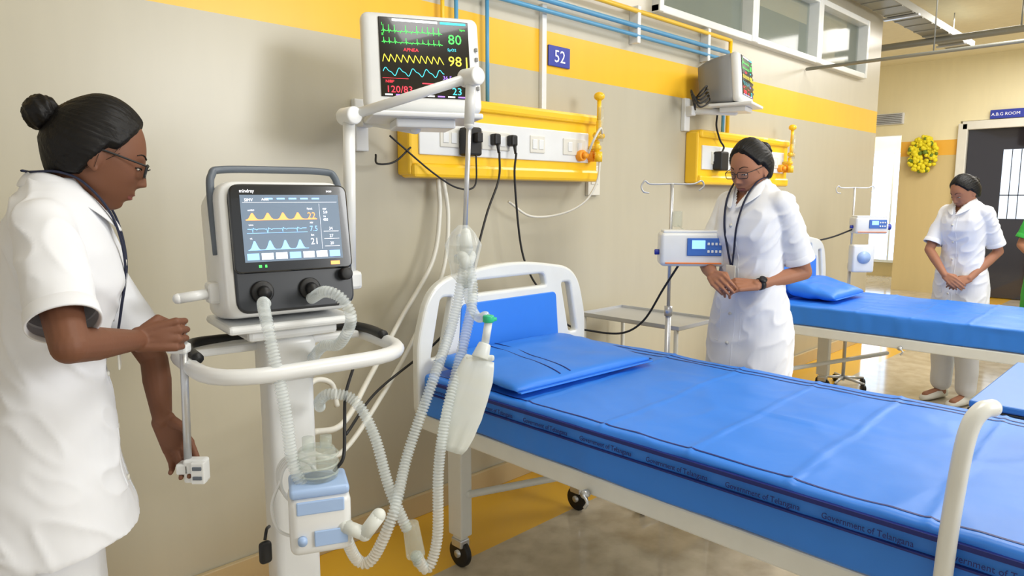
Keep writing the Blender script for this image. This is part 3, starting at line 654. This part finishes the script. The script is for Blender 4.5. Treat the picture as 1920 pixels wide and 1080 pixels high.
for z in (.17,.19,.21): m.tube([(math.cos(a*pi/12)*.045,.01+math.sin(a*pi/12)*.045,z) for a in range(24)],.0025,6,sm=0,closed=True)
m.cyl((-.018,.01,.22),(-.018,.01,.25),.013,n=16); m.cyl((.02,.01,.22),(.02,.01,.25),.013,n=16); t.part('water_chamber',m,[CLEAR])
m=MB(); m.cap((.05,-.05,.06),(.09,-.07,.045),.015); m.cap((.09,-.07,.045),(.12,-.075,.085),.016); t.part('outlet_elbow',m,[BAGM])
m=MB(); m.box((-.03,.075,.07),(.05,.06,.06),.008); t.part('mount_bracket',m,[GREY])
m=MB()
for k in range(4):
    P=[W(-.50+.045*math.cos(a)-.006*k,1.56+.01*k,.755+.055*math.sin(a)) for a in [i*pi/6 for i in range(12)]]
    m.tube(P,.0042,8,sm=4,closed=True)
m.tube([W(-.545,1.56,.76),W(-.565,1.55,.70),W(-.55,1.55,.64),W(-.50,1.54,.63),W(-.46,1.52,.66)],.004,8)
solo('coiled_lead',m,[WHITE],'coiled white lead hanging beside the ventilator column','cable')
m=MB(); p=W(-.585,1.55,.585); m.box(p,(.03,.02,.055),.01,seg=4); m.tube([p+Vector((0,0,.03)),p+Vector((.01,.01,.05)),p+Vector((.03,.04,.04))],.004,8)
solo('black_clip_sensor',m,[BLACK],'small black sensor clip hanging at the column','sensor')
cable('black lead hanging beside the clear humidifier chamber',[tuple(W(-.40,1.72,1.0)),tuple(W(-.40,1.62,.95)),tuple(W(-.385,1.54,.90)),tuple(W(-.38,1.5,.84)),tuple(W(-.40,1.49,.81))],.004,BLACK)
t=Thing('mounting_rod','thin steel rod with white clamp held by nurse','rod',tuple(W(-.730,1.5,.78)))
m=MB(); m.cyl(W(-.724,1.5,1.145),W(-.731,1.5,.82),.0085,n=14); t.part('shaft',m,[STEEL],world=True)
m=MB(); q=W(-.712,1.5,.81); RR=Matrix.Rotation(math.radians(-44.4),4,'Z')
m.box(q,(.05,.03,.055),.006,0,RR); m.box(W(-.70,1.485,.81),(.03,.02,.05),.003,0,RR); m.box(W(-.738,1.5,.815),(.03,.03,.025),.004,0,RR); 
for zz in (.8,.822): m.box(W(-.70,1.474,zz),(.02,.004,.008),.001,1,RR)
t.part('clamp',m,[WHITE,GREY],world=True)
m=MB(); m.box(W(-.735,1.5,1.09),(.045,.03,.022),.006,0,RR); t.part('collar',m,[WHITE],world=True)
t=Thing('cable_tray','hanging grey cable tray under the ceiling','cable tray',(7.,-.18,3.08))
TRAYM=mat('galvanised_grey',c(150,150,140),.5,metal=.4)
m=MB(); m.box((0,0,0),(4.6,.24,.012),.002)
for s in (-1,1): m.box((0,s*.116,.03),(4.6,.012,.07),.002)
for k in range(16): m.box((-2.2+k*.29,0,-.008),(.04,.24,.01),.001)
t.part('tray',m,[TRAYM])
for x in (-1.5,.2,1.9):
    m=MB(); m.cyl((x,0,0),(x,0,.32),.006,n=8); m.box((x,0,-.02),(.05,.3,.02),.003); t.part('hanger_rod',m,[STEEL])
m=MB(); m.cap((8.3,.8,3.02),(8.3,-3.2,3.02),.035); 
for y in (-.9,-2.0): m.cyl((8.3,y,3.02),(8.3,y,3.4),.008,n=8)
solo('overhead_pipe',m,[TRAYM],'grey overhead service pipe hung from the ceiling','pipe')
m=MB(); m.cap((5.6,-.02,2.42),(5.6,-2.6,2.42),.013); m.cyl((5.6,-.9,2.42),(5.6,-.9,3.4),.005,n=8); m.cyl((5.6,-1.9,2.42),(5.6,-1.9,3.4),.005,n=8); solo('curtain_rail',m,[TRAYM],'slim steel curtain rail crossing the ward','rail')
# ------------------------------------------------------------------ people
def remesh(mb,voxel,smooth=4,fac=.5):
    me=bpy.data.meshes.new('r'); mb.bm.to_mesh(me); mb.bm.free()
    o=bpy.data.objects.new('r',me); r=o.modifiers.new('r','REMESH'); r.mode='VOXEL'; r.voxel_size=voxel; r.use_smooth_shade=True
    s=o.modifiers.new('s','SMOOTH'); s.iterations=smooth; s.factor=fac
    return eval_mesh(o)
# one smooth young face, shared by every person (head-local: x forward, y left, z up)
def G(y,z,y0,z0,sy,sz,a): return a*math.exp(-((abs(y)-y0)/sy)**2-((z-z0)/sz)**2)
def headpoint(cz,ph):
    n=2. if cz>0 else 2.7
    rr=max(0,1-abs(cz)**n)**(1/n); z=cz*.116; t=max(0,-cz); co,si=math.cos(ph),math.sin(ph)
    x=rr*co*(.085 if co>0 else .100); y=rr*si*.0715
    y*=1-.40*t**1.35
    if co<0: x*=1-.5*t
    else: x*=1-.09*t
    if co>.1:
        w=min(1,(co-.1)/.3); d=0
        if z>-.060:
            if z>-.036: u=min(1,max(0,(.014-z)/.050)); d+=(.0195*u**1.25)*math.exp(-(y/(.0062+.0038*u))**2)
            else: d+=.0195*math.exp(-((z+.036)/.0075)**2)*math.exp(-(y/.0100)**2)
        d+=G(y,z,.0115,-.0385,.0048,.0055,.0060)
        d+=G(y,z,.031,.002,.015,.011,-.0075)+G(y,z,.031,-.001,.0115,.0068,.0062)
        d+=G(y,z,.026,.020,.018,.008,.0015)+G(y,z,.037,-.028,.018,.018,.0045)
        d+=G(y,z,0,-.066,.024,.015,.0050)+G(y,z,0,-.0615,.015,.0038,.0030)+G(y,z,0,-.0675,.019,.0016,-.0026)+G(y,z,0,-.0730,.013,.0042,.0040)+G(y,z,0,-.083,.016,.005,-.0028)
        d+=G(y,z,0,-.100,.015,.012,.0075)
        x+=d*w
    return Vector((x,y,z))
NU,NV=170,140
HG=[]
for j in range(1,NV):
    cz=math.cos(pi*j/NV); row=[]
    for i in range(NU):
        u=2*pi*i/NU; ph=u-.6*math.sin(u); row.append(headpoint(cz,ph))
    HG.append(row)
def grid_mesh(f,M):
    t=bmesh.new(); V=[[t.verts.new(M@f(p)) for p in row] for row in HG]
    top=t.verts.new(M@f(Vector((0,0,.116)))); bot=t.verts.new(M@f(Vector((0,0,-.114))))
    for A,B in zip(V[:-1],V[1:]):
        for k in range(NU): t.faces.new((A[k],B[k],B[(k+1)%NU],A[(k+1)%NU]))
    for k in range(NU):
        t.faces.new((top,V[0][k],V[0][(k+1)%NU])); t.faces.new((bot,V[-1][(k+1)%NU],V[-1][k]))
    return t
def surf(y,z):
    cz=max(-.99,min(.99,z/.116)); lo,hi=0.,1.5
    for _ in range(18):
        mid=(lo+hi)/2
        if headpoint(cz,mid).y<abs(y): lo=mid
        else: hi=mid
    return headpoint(cz,lo).x
HL=[(0,.080),(.45,.073),(.85,.048),(1.2,.014),(1.45,.014),(1.7,-.020),(2.0,-.055),(3.2,-.070)]
def hairline(ph):
    for (a,b),(c_,d) in zip(HL[:-1],HL[1:]):
        if a<=ph<=c_: return b+(d-b)*(ph-a)/(c_-a)
    return -.07
def hand(m,wr,dr,back,side,curl,spread=.0,thumb=.6,sc=1.):
    X=Vector(dr).normalized(); Z=Vector(back); Z=(Z-X*Z.dot(X)).normalized(); Y=Z.cross(X)
    M=Matrix((X,Y,Z)).transposed().to_4x4(); M.translation=Vector(wr)
    def T(x,y,z): return M@(Vector((x,y*side,z))*sc)
    ks=[(.080,.030),(.084,.010),(.080,-.010),(.072,-.028)]
    LL=[(.040,.025,.020),(.044,.028,.021),(.041,.026,.020),(.032,.020,.018)]
    for (kx,ky),ll in zip(ks,LL):
        m.cap(T(.0,ky*.5,0),T(kx,ky,0),.014*sc,.0098*sc,n=12)
        p=Vector((kx,ky,0)); a=0
        rr=[.0084,.0078,.0071,.0060]
        for j,l in enumerate(ll):
            a+=curl*(.75 if j==0 else 1.)*(1+.08*random.uniform(-1,1))
            q=p+Vector((math.cos(a)*l,ky*spread*l*8,-math.sin(a)*l))
            m.cap(T(*p),T(*q),rr[j]*sc,rr[j+1]*sc,n=12); p=q
    m.sph(T(.042,0,-.002),(.044*sc,.033*sc,.014*sc),R=M.to_3x3().to_4x4())
    p0=(.018,.022,-.006); p1=(.045,.042,-.016); p2=(.068,.044-.012*thumb,-.022-.010*thumb); p3=(.088,.038-.026*thumb,-.026-.014*thumb)
    m.cap(T(*p0),T(*p1),.014*sc,.0105*sc,n=12); m.cap(T(*p1),T(*p2),.0100*sc,.0088*sc,n=12); m.cap(T(*p2),T(*p3),.0088*sc,.007*sc,n=12)
TORSO0=[(.63,0,.124,.182),(.72,0,.126,.184),(.84,-.01,.126,.180),(.95,-.005,.114,.167),(1.06,0,.096,.144),(1.15,.004,.096,.140),(1.24,.014,.110,.147),(1.31,.010,.103,.153),(1.37,0,.087,.153),(1.41,-.005,.072,.128),(1.435,-.008,.058,.086),(1.455,-.008,.052,.058)]
def person(label,pos,yaw,s,lean,headoff,hyaw,hpitch,arms,voxel,skin,glasses=True,lanyard=True,bun=(-.105,0,.045),coat=CLOTH,watch=None,bunr=.036,clothname='coat',pants=CLOTH,hem=.63,hairvol=.0,flare=0.,rim=.0015):
    t=Thing('person',label,'person',(pos[0],pos[1],0),yaw)
    TORSO=[(a,b_,c_+flare*max(0,(1.06-a)/.4),d_+flare*.4*max(0,(1.06-a)/.4)) for a,b_,c_,d_ in TORSO0]
    TORSO=[(hem,)+TORSO[0][1:]]+[r for r in TORSO if r[0]>hem+.05]
    inv=t.M.inverted(); vi=inv.to_3x3()
    def cx(z): return lean*max(0,(z/s-.85))/.55
    def ring(z,x0,rx,ry,n=40,k=1.):
        zz=z*s; return [Vector((x0*s+cx(zz)+math.cos(2*pi*i/n)*rx*k*s*(1.),math.copysign(abs(math.sin(2*pi*i/n))**.85,math.sin(2*pi*i/n))*ry*k*s,zz)) for i in range(n)]
    HC=Vector((cx(1.45*s)+headoff,0,1.505*s)); HM=Matrix.Translation(HC)@Matrix.Rotation(hyaw,4,'Z')@Matrix.Rotation(hpitch,4,'Y')@Matrix.Scale(.96,4)
    HR=HM.to_3x3().to_4x4()
    b=MB()
    b.loft([ring(z,x,rx,ry,k=.86) for z,x,rx,ry in TORSO if z>.8])
    nb=Vector((cx(1.42*s)-.012,0,1.40*s)); hb=HM@Vector((-.020,0,-.045))
    b.chain([nb,nb.lerp(hb,.6),hb],[.052,.043,.045])
    b.absorb(grid_mesh(lambda p:p,HM))
    for y in (-1,1):
        b.sph(HM@Vector((-.008,y*.0735,-.006)),(.017,.006,.027),R=HR@Matrix.Rotation(y*-.25,4,'Z'),n=24); b.sph(HM@Vector((-.003,y*.0735,-.030)),(.007,.0045,.008),R=HR)
    for sd,(el,wrp,hd,bk,curl,thumb) in arms.items():
        sg=1 if sd=='L' else -1
        sh=Vector((cx(1.36*s)-.005,sg*.138*s,1.365*s)); E=inv@Vector(el); Wp=inv@Vector(wrp)
        b.chain([sh,sh.lerp(E,.45),E],[.042*s,.038*s,.031*s]); b.chain([E,E.lerp(Wp,.35),Wp],[.031*s,.0315*s,.0205*s])
        hand(b,Wp,vi@Vector(hd),vi@Vector(bk),1 if sd=='R' else -1,curl,thumb=thumb,sc=.94*s)
    for sg in (-1,1):
        b.chain([Vector((0,sg*.085,.88*s)),Vector((.01,sg*.09,.48*s)),Vector((-.01,sg*.09,.09))],[.08*s,.055*s,.036*s])
        b.cap((-.02,sg*.09,.05),(.12,sg*.10,.035),.034,.026)
    me=remesh(b,voxel,2); me.materials.clear(); me.materials.append(skin); t.part('body',me,None)
    SP=lambda y,z,o=0.: HM@Vector((surf(y,z)+o,y,z))
    for y in (-1,1):
        m=MB(); m.sph(SP(y*.031,-.0052,-.0020),(.0032,.0098,.0027),R=HR@Matrix.Rotation(y*.28,4,'Z'),n=16); ey=t.part('eye',m,[EYE])
        m=MB(); m.sph(SP(y*.031,-.0055,-.0006),(.0022,.0040,.0027),R=HR,n=12); t.part('iris',m,[IRIS],parent=ey)
        m=MB(); m.tube([SP(y*.014,.0215,.0006),SP(y*.024,.0265,.0006),SP(y*.034,.0275,.0006),SP(y*.045,.0225,.0006)],lambda u:.0023*(1-.5*u),8,flat=.8); t.part('eyebrow',m,[HAIR])
        m=MB(); m.tube([SP(y*.020,-.0042,.0010),SP(y*.026,-.0018,.0012),SP(y*.033,-.0016,.0012),SP(y*.043,-.0040,.0012)],.0012,6); t.part('eyelashes',m,[HAIR])
    tt=bmesh.new(); idx={}
    def gv(j,i):
        if (j,i) not in idx: idx[(j,i)]=tt.verts.new(HM@(HG[j][i]+Vector((.0007,0,0))))
        return idx[(j,i)]
    for j in range(NV-2):
        for i in range(-30,30):
            p=HG[j][i%NU]
            if p.x>0 and (p.y/.0205)**2+((p.z+.0670)/(.0085 if p.z<-.067 else .0072*(1-.25*math.exp(-(p.y/.003)**2))))**2<1:
                tt.faces.new((gv(j,i%NU),gv(j+1,i%NU),gv(j+1,(i+1)%NU),gv(j,(i+1)%NU)))
    m=MB(); m.absorb(tt); t.part('lips',m,[LIP])
    bv=Vector(bun)
    def hf(p):
        ph=math.atan2(abs(p.y),p.x); u=(p.z-hairline(ph)-.003*noise.noise(Vector((p.x*60,p.y*60,2))))/.016; u=min(1,max(0,u)); T=u*u*(3-2*u)
        back=min(1,max(0,(.06-p.x)/.10)); n=p.normalized()
        ang=math.atan2(p.y,p.z-bv.z+.0001)
        off=-.005+(.005+.0085+hairvol*back*.8+.002*back)*T+.0019*T*noise.noise(Vector((ang*20,p.x*9,0)))+.003*T*noise.noise(Vector((p.x*18,p.y*18,p.z*18)))
        if abs(p.y)<.006 and p.x>-.02 and p.z>.06: off-=.0022*T*(1-abs(p.y)/.006)
        return p+n*off
    h=MB(); h.absorb(grid_mesh(hf,HM))
    tb=bmesh.new(); bmesh.ops.create_uvsphere(tb,u_segments=64,v_segments=40,radius=1)
    for v in tb.verts:
        q=v.co; f=1+.045*math.sin(7*math.atan2(q.y,q.z)+8*q.x)+.05*noise.noise(Vector((q.x*3,q.y*9,q.z*9)))
        v.co=Vector((q.x*bunr*.92*f,q.y*bunr*1.04*f,q.z*bunr*f))
    h.absorb(tb,Matrix.Translation(HM@bv)@HR)
    h.sph(HM@(bv*.86),bunr*.7)
    for k in range(26):   # loose strands near nape and temples
        y=random.choice((-1,1)); a=Vector((random.uniform(-.05,.045),y*random.uniform(.060,.076),random.uniform(-.03,.03)))
        if a.x>.01: a.z+=.03; a.y*=.92
        e=a+Vector((random.uniform(-.03,.0),y*random.uniform(-.004,.006),random.uniform(-.035,-.01)))
        h.tube([HM@a,HM@((a+e)/2+Vector((0,y*.004,0))),HM@e],.0005,4,sm=3)
    t.part('hair',h,[HAIR])
    if glasses:
        m=MB(); g2=[]
        for y in (-1,1):
            P=[HM@Vector((.0935-abs(p.x+.0)*.12-(.0025 if p.x*y>0 else 0),y*.031+p.x,p.y-.004)) for p in rpoly([(-.024,-.014),(.024,-.014),(.026,.013),(-.026,.013)],.010)]
            m.tube(P,rim,6,sm=0,closed=True)
            tt=bmesh.new(); tt.faces.new([tt.verts.new(p) for p in P]); m2=MB(); m2.absorb(tt); g2.append(m2)
            m.tube([HM@Vector((.0880,y*.057,.006)),HM@Vector((.055,y*.070,.008)),HM@Vector((.01,y*.0755,.011)),HM@Vector((-.004,y*.0765,.010))],rim,6)
        m.tube([HM@Vector((.0935,-.007,0)),HM@Vector((.0965,0,.003)),HM@Vector((.0935,.007,0))],.0014,6)
        g=t.part('glasses',m,[BLACK])
        for m2 in g2: t.part('lens',m2,[LENS],parent=g)
    k=MB(); k.loft([ring(z,x,rx,ry) for z,x,rx,ry in TORSO])
    ends=[]
    for sd,(el,wrp,*_) in arms.items():
        sg=1 if sd=='L' else -1
        sh=Vector((cx(1.36*s)-.005,sg*.133*s,1.366*s)); E=inv@Vector(el); A=(E-sh).normalized(); En=sh+A*((E-sh).length*.82)
        k.cap(sh,sh.lerp(En,.4),.052*s,.053*s,n=24)
        k.cyl(sh.lerp(En,.4),En,.053*s,.058*s,n=28); ends.append((En,A,.058*s))
        k.sph(Vector((sh.x,sg*.10*s,1.375*s)),(.058*s,.068*s,.044*s))
    me=remesh(k,.0055,6)
    bm=bmesh.new(); bm.from_mesh(me); dele=[]
    for f in bm.faces:
        p=f.calc_center_median()
        for En,A,r in ends:
            d=(p-En); al=d.dot(A)
            if -.006<al<.02 and f.normal.dot(A)>.5 and (d-A*al).length<r*1.1: dele.append(f); break
        else:
            if p.z<(hem+.01)*s and f.normal.z<-.6: dele.append(f)
            elif p.x>cx(p.z)+.01 and p.z>1.355*s and abs(p.y)<(p.z-1.355*s)*.45: dele.append(f)
    bmesh.ops.delete(bm,geom=list(set(dele)),context='FACES')
    bm.normal_update()
    def fold(q):
        low=min(1,max(0,(1.12*s-q.z))/.35)
        dv=.005*noise.noise(Vector((q.x*9,q.y*9,q.z*3.5)))+.018*low*noise.noise(Vector((q.x*9,q.y*9,q.z*1.1+5)))
        wr=1-abs(noise.noise(Vector((q.x*11,q.y*11,q.z*13+q.x*14))))*2.2; dv+=.006*max(0,wr)**2
        return dv
    for v in bm.verts:
        q=v.co; keep=1.
        for En,A,r in ends:
            keep=min(keep,max(.0,((q-En).length-r*1.15)/.04)) if (q-En).length<r*1.15+.04 else keep
        keep=max(0,min(1,keep))
        v.co+=v.normal*fold(q)*keep
    bm.to_mesh(me); bm.free(); me.materials.clear(); me.materials.append(coat)
    for p in me.polygons: p.use_smooth=True
    ct=t.part(clothname,me,None)
    for En,A,r in ends:
        o1=A.orthogonal().normalized(); o2=A.cross(o1); m=MB(); rs=[]
        for al,q in ((-.028,r*.955),(-.024,r*1.01),(.001,r*1.035),(.004,r*1.03),(.004,r*.97),(-.004,r*.93)):
            rs.append([En+A*al+(o1*math.cos(2*pi*i/40)+o2*math.sin(2*pi*i/40))*q*(1+.02*math.sin(3*2*pi*i/40)) for i in range(40)])
        m.loft(rs,caps=False); t.part('sleeve_hem',m,[coat],parent=ct)
    m=MB(); tt=bmesh.new()
    for y in (-1,1):
        pts_in=[(-.060,0,1.472),(-.042,.045,1.474),(0,.060,1.468),(.042,.050,1.445),(.078,.028,1.405),(.112,.006,1.352)]
        pts_out=[(-.084,0,1.438),(-.062,.060,1.440),(-.005,.090,1.432),(.052,.088,1.402),(.090,.070,1.372),(.116,.010,1.340)]
        vi_=[tt.verts.new((p[0]*s+cx(p[2]*s)+.004,y*p[1]*s,p[2]*s)) for p in pts_in]; vo=[tt.verts.new((p[0]*s+cx(p[2]*s)+.008,y*p[1]*s,p[2]*s)) for p in pts_out]
        for i in range(5): tt.faces.new((vi_[i],vi_[i+1],vo[i+1],vo[i]))
    bmesh.ops.recalc_face_normals(tt,faces=tt.faces)
    m.absorb(tt); o=t.part('collar',m,[coat],parent=ct); md=o.modifiers.new('s','SOLIDIFY'); md.thickness=.006; md.offset=0; mb_=o.modifiers.new('b','SUBSURF'); mb_.levels=2; mb_.render_levels=2
    def front(z,yy):
        for (a,b_) in zip(TORSO[:-1],TORSO[1:]):
            if a[0]*s<=z<=b_[0]*s:
                u=(z-a[0]*s)/((b_[0]-a[0])*s); x0=a[1]+(b_[1]-a[1])*u; rx=a[2]+(b_[2]-a[2])*u; ry=a[3]+(b_[3]-a[3])*u
                x=x0*s+cx(z)+rx*s*math.sqrt(max(0,1-(yy/(ry*s))**2)); return x+fold(Vector((x,yy,z)))-.0015
        return .1
    m=MB(); zs=[hem+.02+(1.34-hem-.02)*q/24 for q in range(25)]
    m.tube([Vector((front(z*s,.02)+.001,.022,z*s)) for z in zs],.0025,6,flat=.5,sm=2); t.part('placket_seam',m,[coat],parent=ct)
    for yy in (-.10,.10):
        z0,z1=.80,.93; P=[(z0,yy-.05),(z0,yy+.05),(z1,yy+.05),(z1,yy-.05)]; Q=[]
        for i in range(4):
            a=P[i]; b_=P[(i+1)%4]
            for q in range(6): Q.append((a[0]+(b_[0]-a[0])*q/6,a[1]+(b_[1]-a[1])*q/6))
        m=MB(); m.tube([Vector((front(z*s,q)+.002,q,z*s)) for z,q in Q],.0026,6,sm=0,closed=True); t.part('pocket',m,[coat],parent=ct)
    for z in (.8,.92,1.04,1.16,1.28):
        m=MB(); m.cyl((front(z*s,0)+.000,0,z*s),(front(z*s,0)+.006,0,z*s),.0065,n=16); t.part('button',m,[CREAM],parent=ct)
    if lanyard:
        m=MB()
        for y in (1,-1):
            seq=[(-.050,.040,1.470),(.0,.060,1.470),(.045,.056,1.448),(.095,.046,1.38),(.120,.032,1.28),(.114,.016,1.18),(.108,.004,1.12)]
            Q=[Vector((p[0]*s+cx(p[2]*s)+.008,y*p[1]*s,p[2]*s)) for p in seq]; m.tube(Q,.0055,8,flat=.45)
        m.tube([Vector((-.052*s+cx(1.45*s),yq,1.472*s)) for yq in (-.040,0,.040)],.0045,8,flat=.6)
        ly=t.part('lanyard',m,[mat('navy_ribbon',c(28,34,60),.7)])
        m=MB(); z=1.085*s; m.box((.114*s+cx(z)+.006,0,z),(.004,.050,.07),.002); t.part('id_card',m,[CREAM],parent=ly)
    k=MB()
    for sg in (-1,1): k.chain([Vector((-.005,sg*.080,.88*s)),Vector((.0,sg*.085,.5*s)),Vector((-.01,sg*.09,.12))],[.093*s,.080*s,.068*s],n=24)
    me=remesh(k,.008,4); me.materials.clear(); me.materials.append(pants)
    for v in me.vertices: v.co+=v.normal*.006*noise.noise(v.co*9)
    t.part('trousers',me,None)
    for sg in (-1,1):
        m=MB(); rs=[]
        for x,wd,hh_ in ((-.075,.02,.04),(-.06,.034,.075),(0,.037,.08),(.06,.044,.06),(.12,.044,.045),(.155,.03,.03),(.168,.012,.015)):
            rs.append([Vector((x,sg*.095+math.cos(2*pi*i/20)*wd,max(0.002,hh_/2+math.sin(2*pi*i/20)*hh_/2+.002))) for i in range(20)])
        m.loft(rs); t.part('shoe',m,[CREAM])
    if watch:
        E=inv@Vector(arms[watch][0]); Wp=inv@Vector(arms[watch][1]); d=(Wp-E).normalized(); m=MB(); p=Wp-d*.02
        m.cyl(p-d*.009,p+d*.009,.0245*s,n=24); bk=(vi@Vector(arms[watch][3])).normalized(); m.cyl(p+bk*.021,p+bk*.030,.016,n=20); t.part('wristwatch',m,[BLACK])
    return t
Rv=Vector((CT,-ST,0)); Fv=Vector((ST,CT,0)); U=Vector((0,0,1))
hip=W(-.985,1.42,0)
person('nurse in white coat and glasses gripping a steel rod',(hip.x,hip.y),math.atan2(-.306,.952),1.0,.05,.082,math.radians(2),math.radians(18),
 {'R':(W(-.765,1.175,1.165),W(-.780,1.42,1.125),Rv*.85+U*.05+Fv*.5,-Fv*.85+Rv*.5+U*.2,math.radians(80),1.2),
  'L':(W(-.865,1.64,1.03),W(-.800,1.535,.915),Rv*.45-U*.9,Fv-Rv*.2,math.radians(28),.5)},
 .0027,SKIN,bun=(-.126,0,.052),bunr=.037,hem=.71,hairvol=.012,flare=.040,rim=.0021)
person('nurse in white coat and lanyard with hands clasped',(2.765,-1.045),math.radians(166),1.02,.01,.03,math.radians(4),math.radians(16),
 {'L':(Vector((2.84,-1.235,1.115)),Vector((2.64,-1.13,1.07)),Vector((-.65,.75,0)),Vector((-.3,-.5,.7)),math.radians(38),.8),
  'R':(Vector((2.745,-.845,1.125)),Vector((2.585,-.965,1.10)),Vector((-.65,-.7,-.15)),Vector((-.7,.2,.6)),math.radians(45),.8)},
 .0030,SKIN2,bun=(-.112,-.012,.050),bunr=.042,watch='L',hairvol=.012,flare=.012)
person('nurse in white uniform with hands folded low',(5.50,-1.20),math.radians(158),.965,.01,.03,math.radians(-12),math.radians(24),
 {'L':(Vector((5.56,-1.39,1.06)),Vector((5.36,-1.28,.885)),Vector((-.5,.75,-.35)),Vector((-.8,-.2,.4)),math.radians(30),.6),
  'R':(Vector((5.44,-1.01,1.06)),Vector((5.31,-1.15,.90)),Vector((-.3,-.65,-.4)),Vector((-.8,.2,.4)),math.radians(30),.6)},
 .0045,SKIN2,glasses=False,lanyard=False,bun=(-.112,-.02,.03),bunr=.038,hairvol=.010)
person('person in green clothing with folded arms at bedside',(6.14,-1.63),math.radians(175),.98,.0,.02,0,0,
 {'L':(Vector((6.14,-1.85,1.08)),Vector((5.99,-1.71,.98)),Vector((-.4,.75,0)),Vector((-.8,-.2,.4)),math.radians(30),.6),
  'R':(Vector((6.12,-1.42,1.08)),Vector((5.97,-1.53,1.0)),Vector((-.4,-.65,0)),Vector((-.8,.2,.4)),math.radians(30),.6)},
 .006,SKIN2,glasses=False,lanyard=False,coat=GREENC,clothname='kurta',pants=GREENC)
bpy.data.scenes.remove(TS)
# ------------------------------------------------------------------ lights
def area(loc,rot,sx,sy,e,col=(1,1,1)):
    l=bpy.data.lights.new('area','AREA'); l.shape='RECTANGLE'; l.size=sx; l.size_y=sy; l.energy=e; l.color=col
    o=bpy.data.objects.new('area_light',l); o.location=loc; o.rotation_euler=rot; link(o); return o
def aim(o,t): o.rotation_euler=(Vector(t)-o.location).to_track_quat('-Z','Y').to_euler()
o=area((3.2,-5.6,2.5),(0,0,0),1.9,1.4,125,(1,1,.99)); aim(o,(1.4,0,1.1))
area((1.5,-2.0,3.35),(0,0,0),1.4,1.0,34,(1,1,.99)); area((5.2,-1.8,3.35),(0,0,0),1.6,1.2,72,(1,.99,.97)); area((9.5,-1.2,3.35),(0,0,0),2,2,130,(1,.97,.93)); area((12.7,1.8,3.2),(0,0,0),1,1,40)
w=bpy.data.worlds.new('World'); bpy.context.scene.world=w; w.use_nodes=True
w.node_tree.nodes['Background'].inputs[0].default_value=(.98,.99,1,1); w.node_tree.nodes['Background'].inputs[1].default_value=.8
bpy.context.scene.view_settings.view_transform='Standard'
bpy.context.scene.view_settings.look='None'
cam=bpy.data.cameras.new('camera'); cam.lens=36*1300/1920; cam.sensor_width=36; cam.clip_start=.05
co=bpy.data.objects.new('camera',cam); co.location=(0,-2.42,1.42); co.rotation_euler=(pi/2-math.atan(170/1300),0,-math.radians(44.4)); link(co)
bpy.context.scene.camera=co
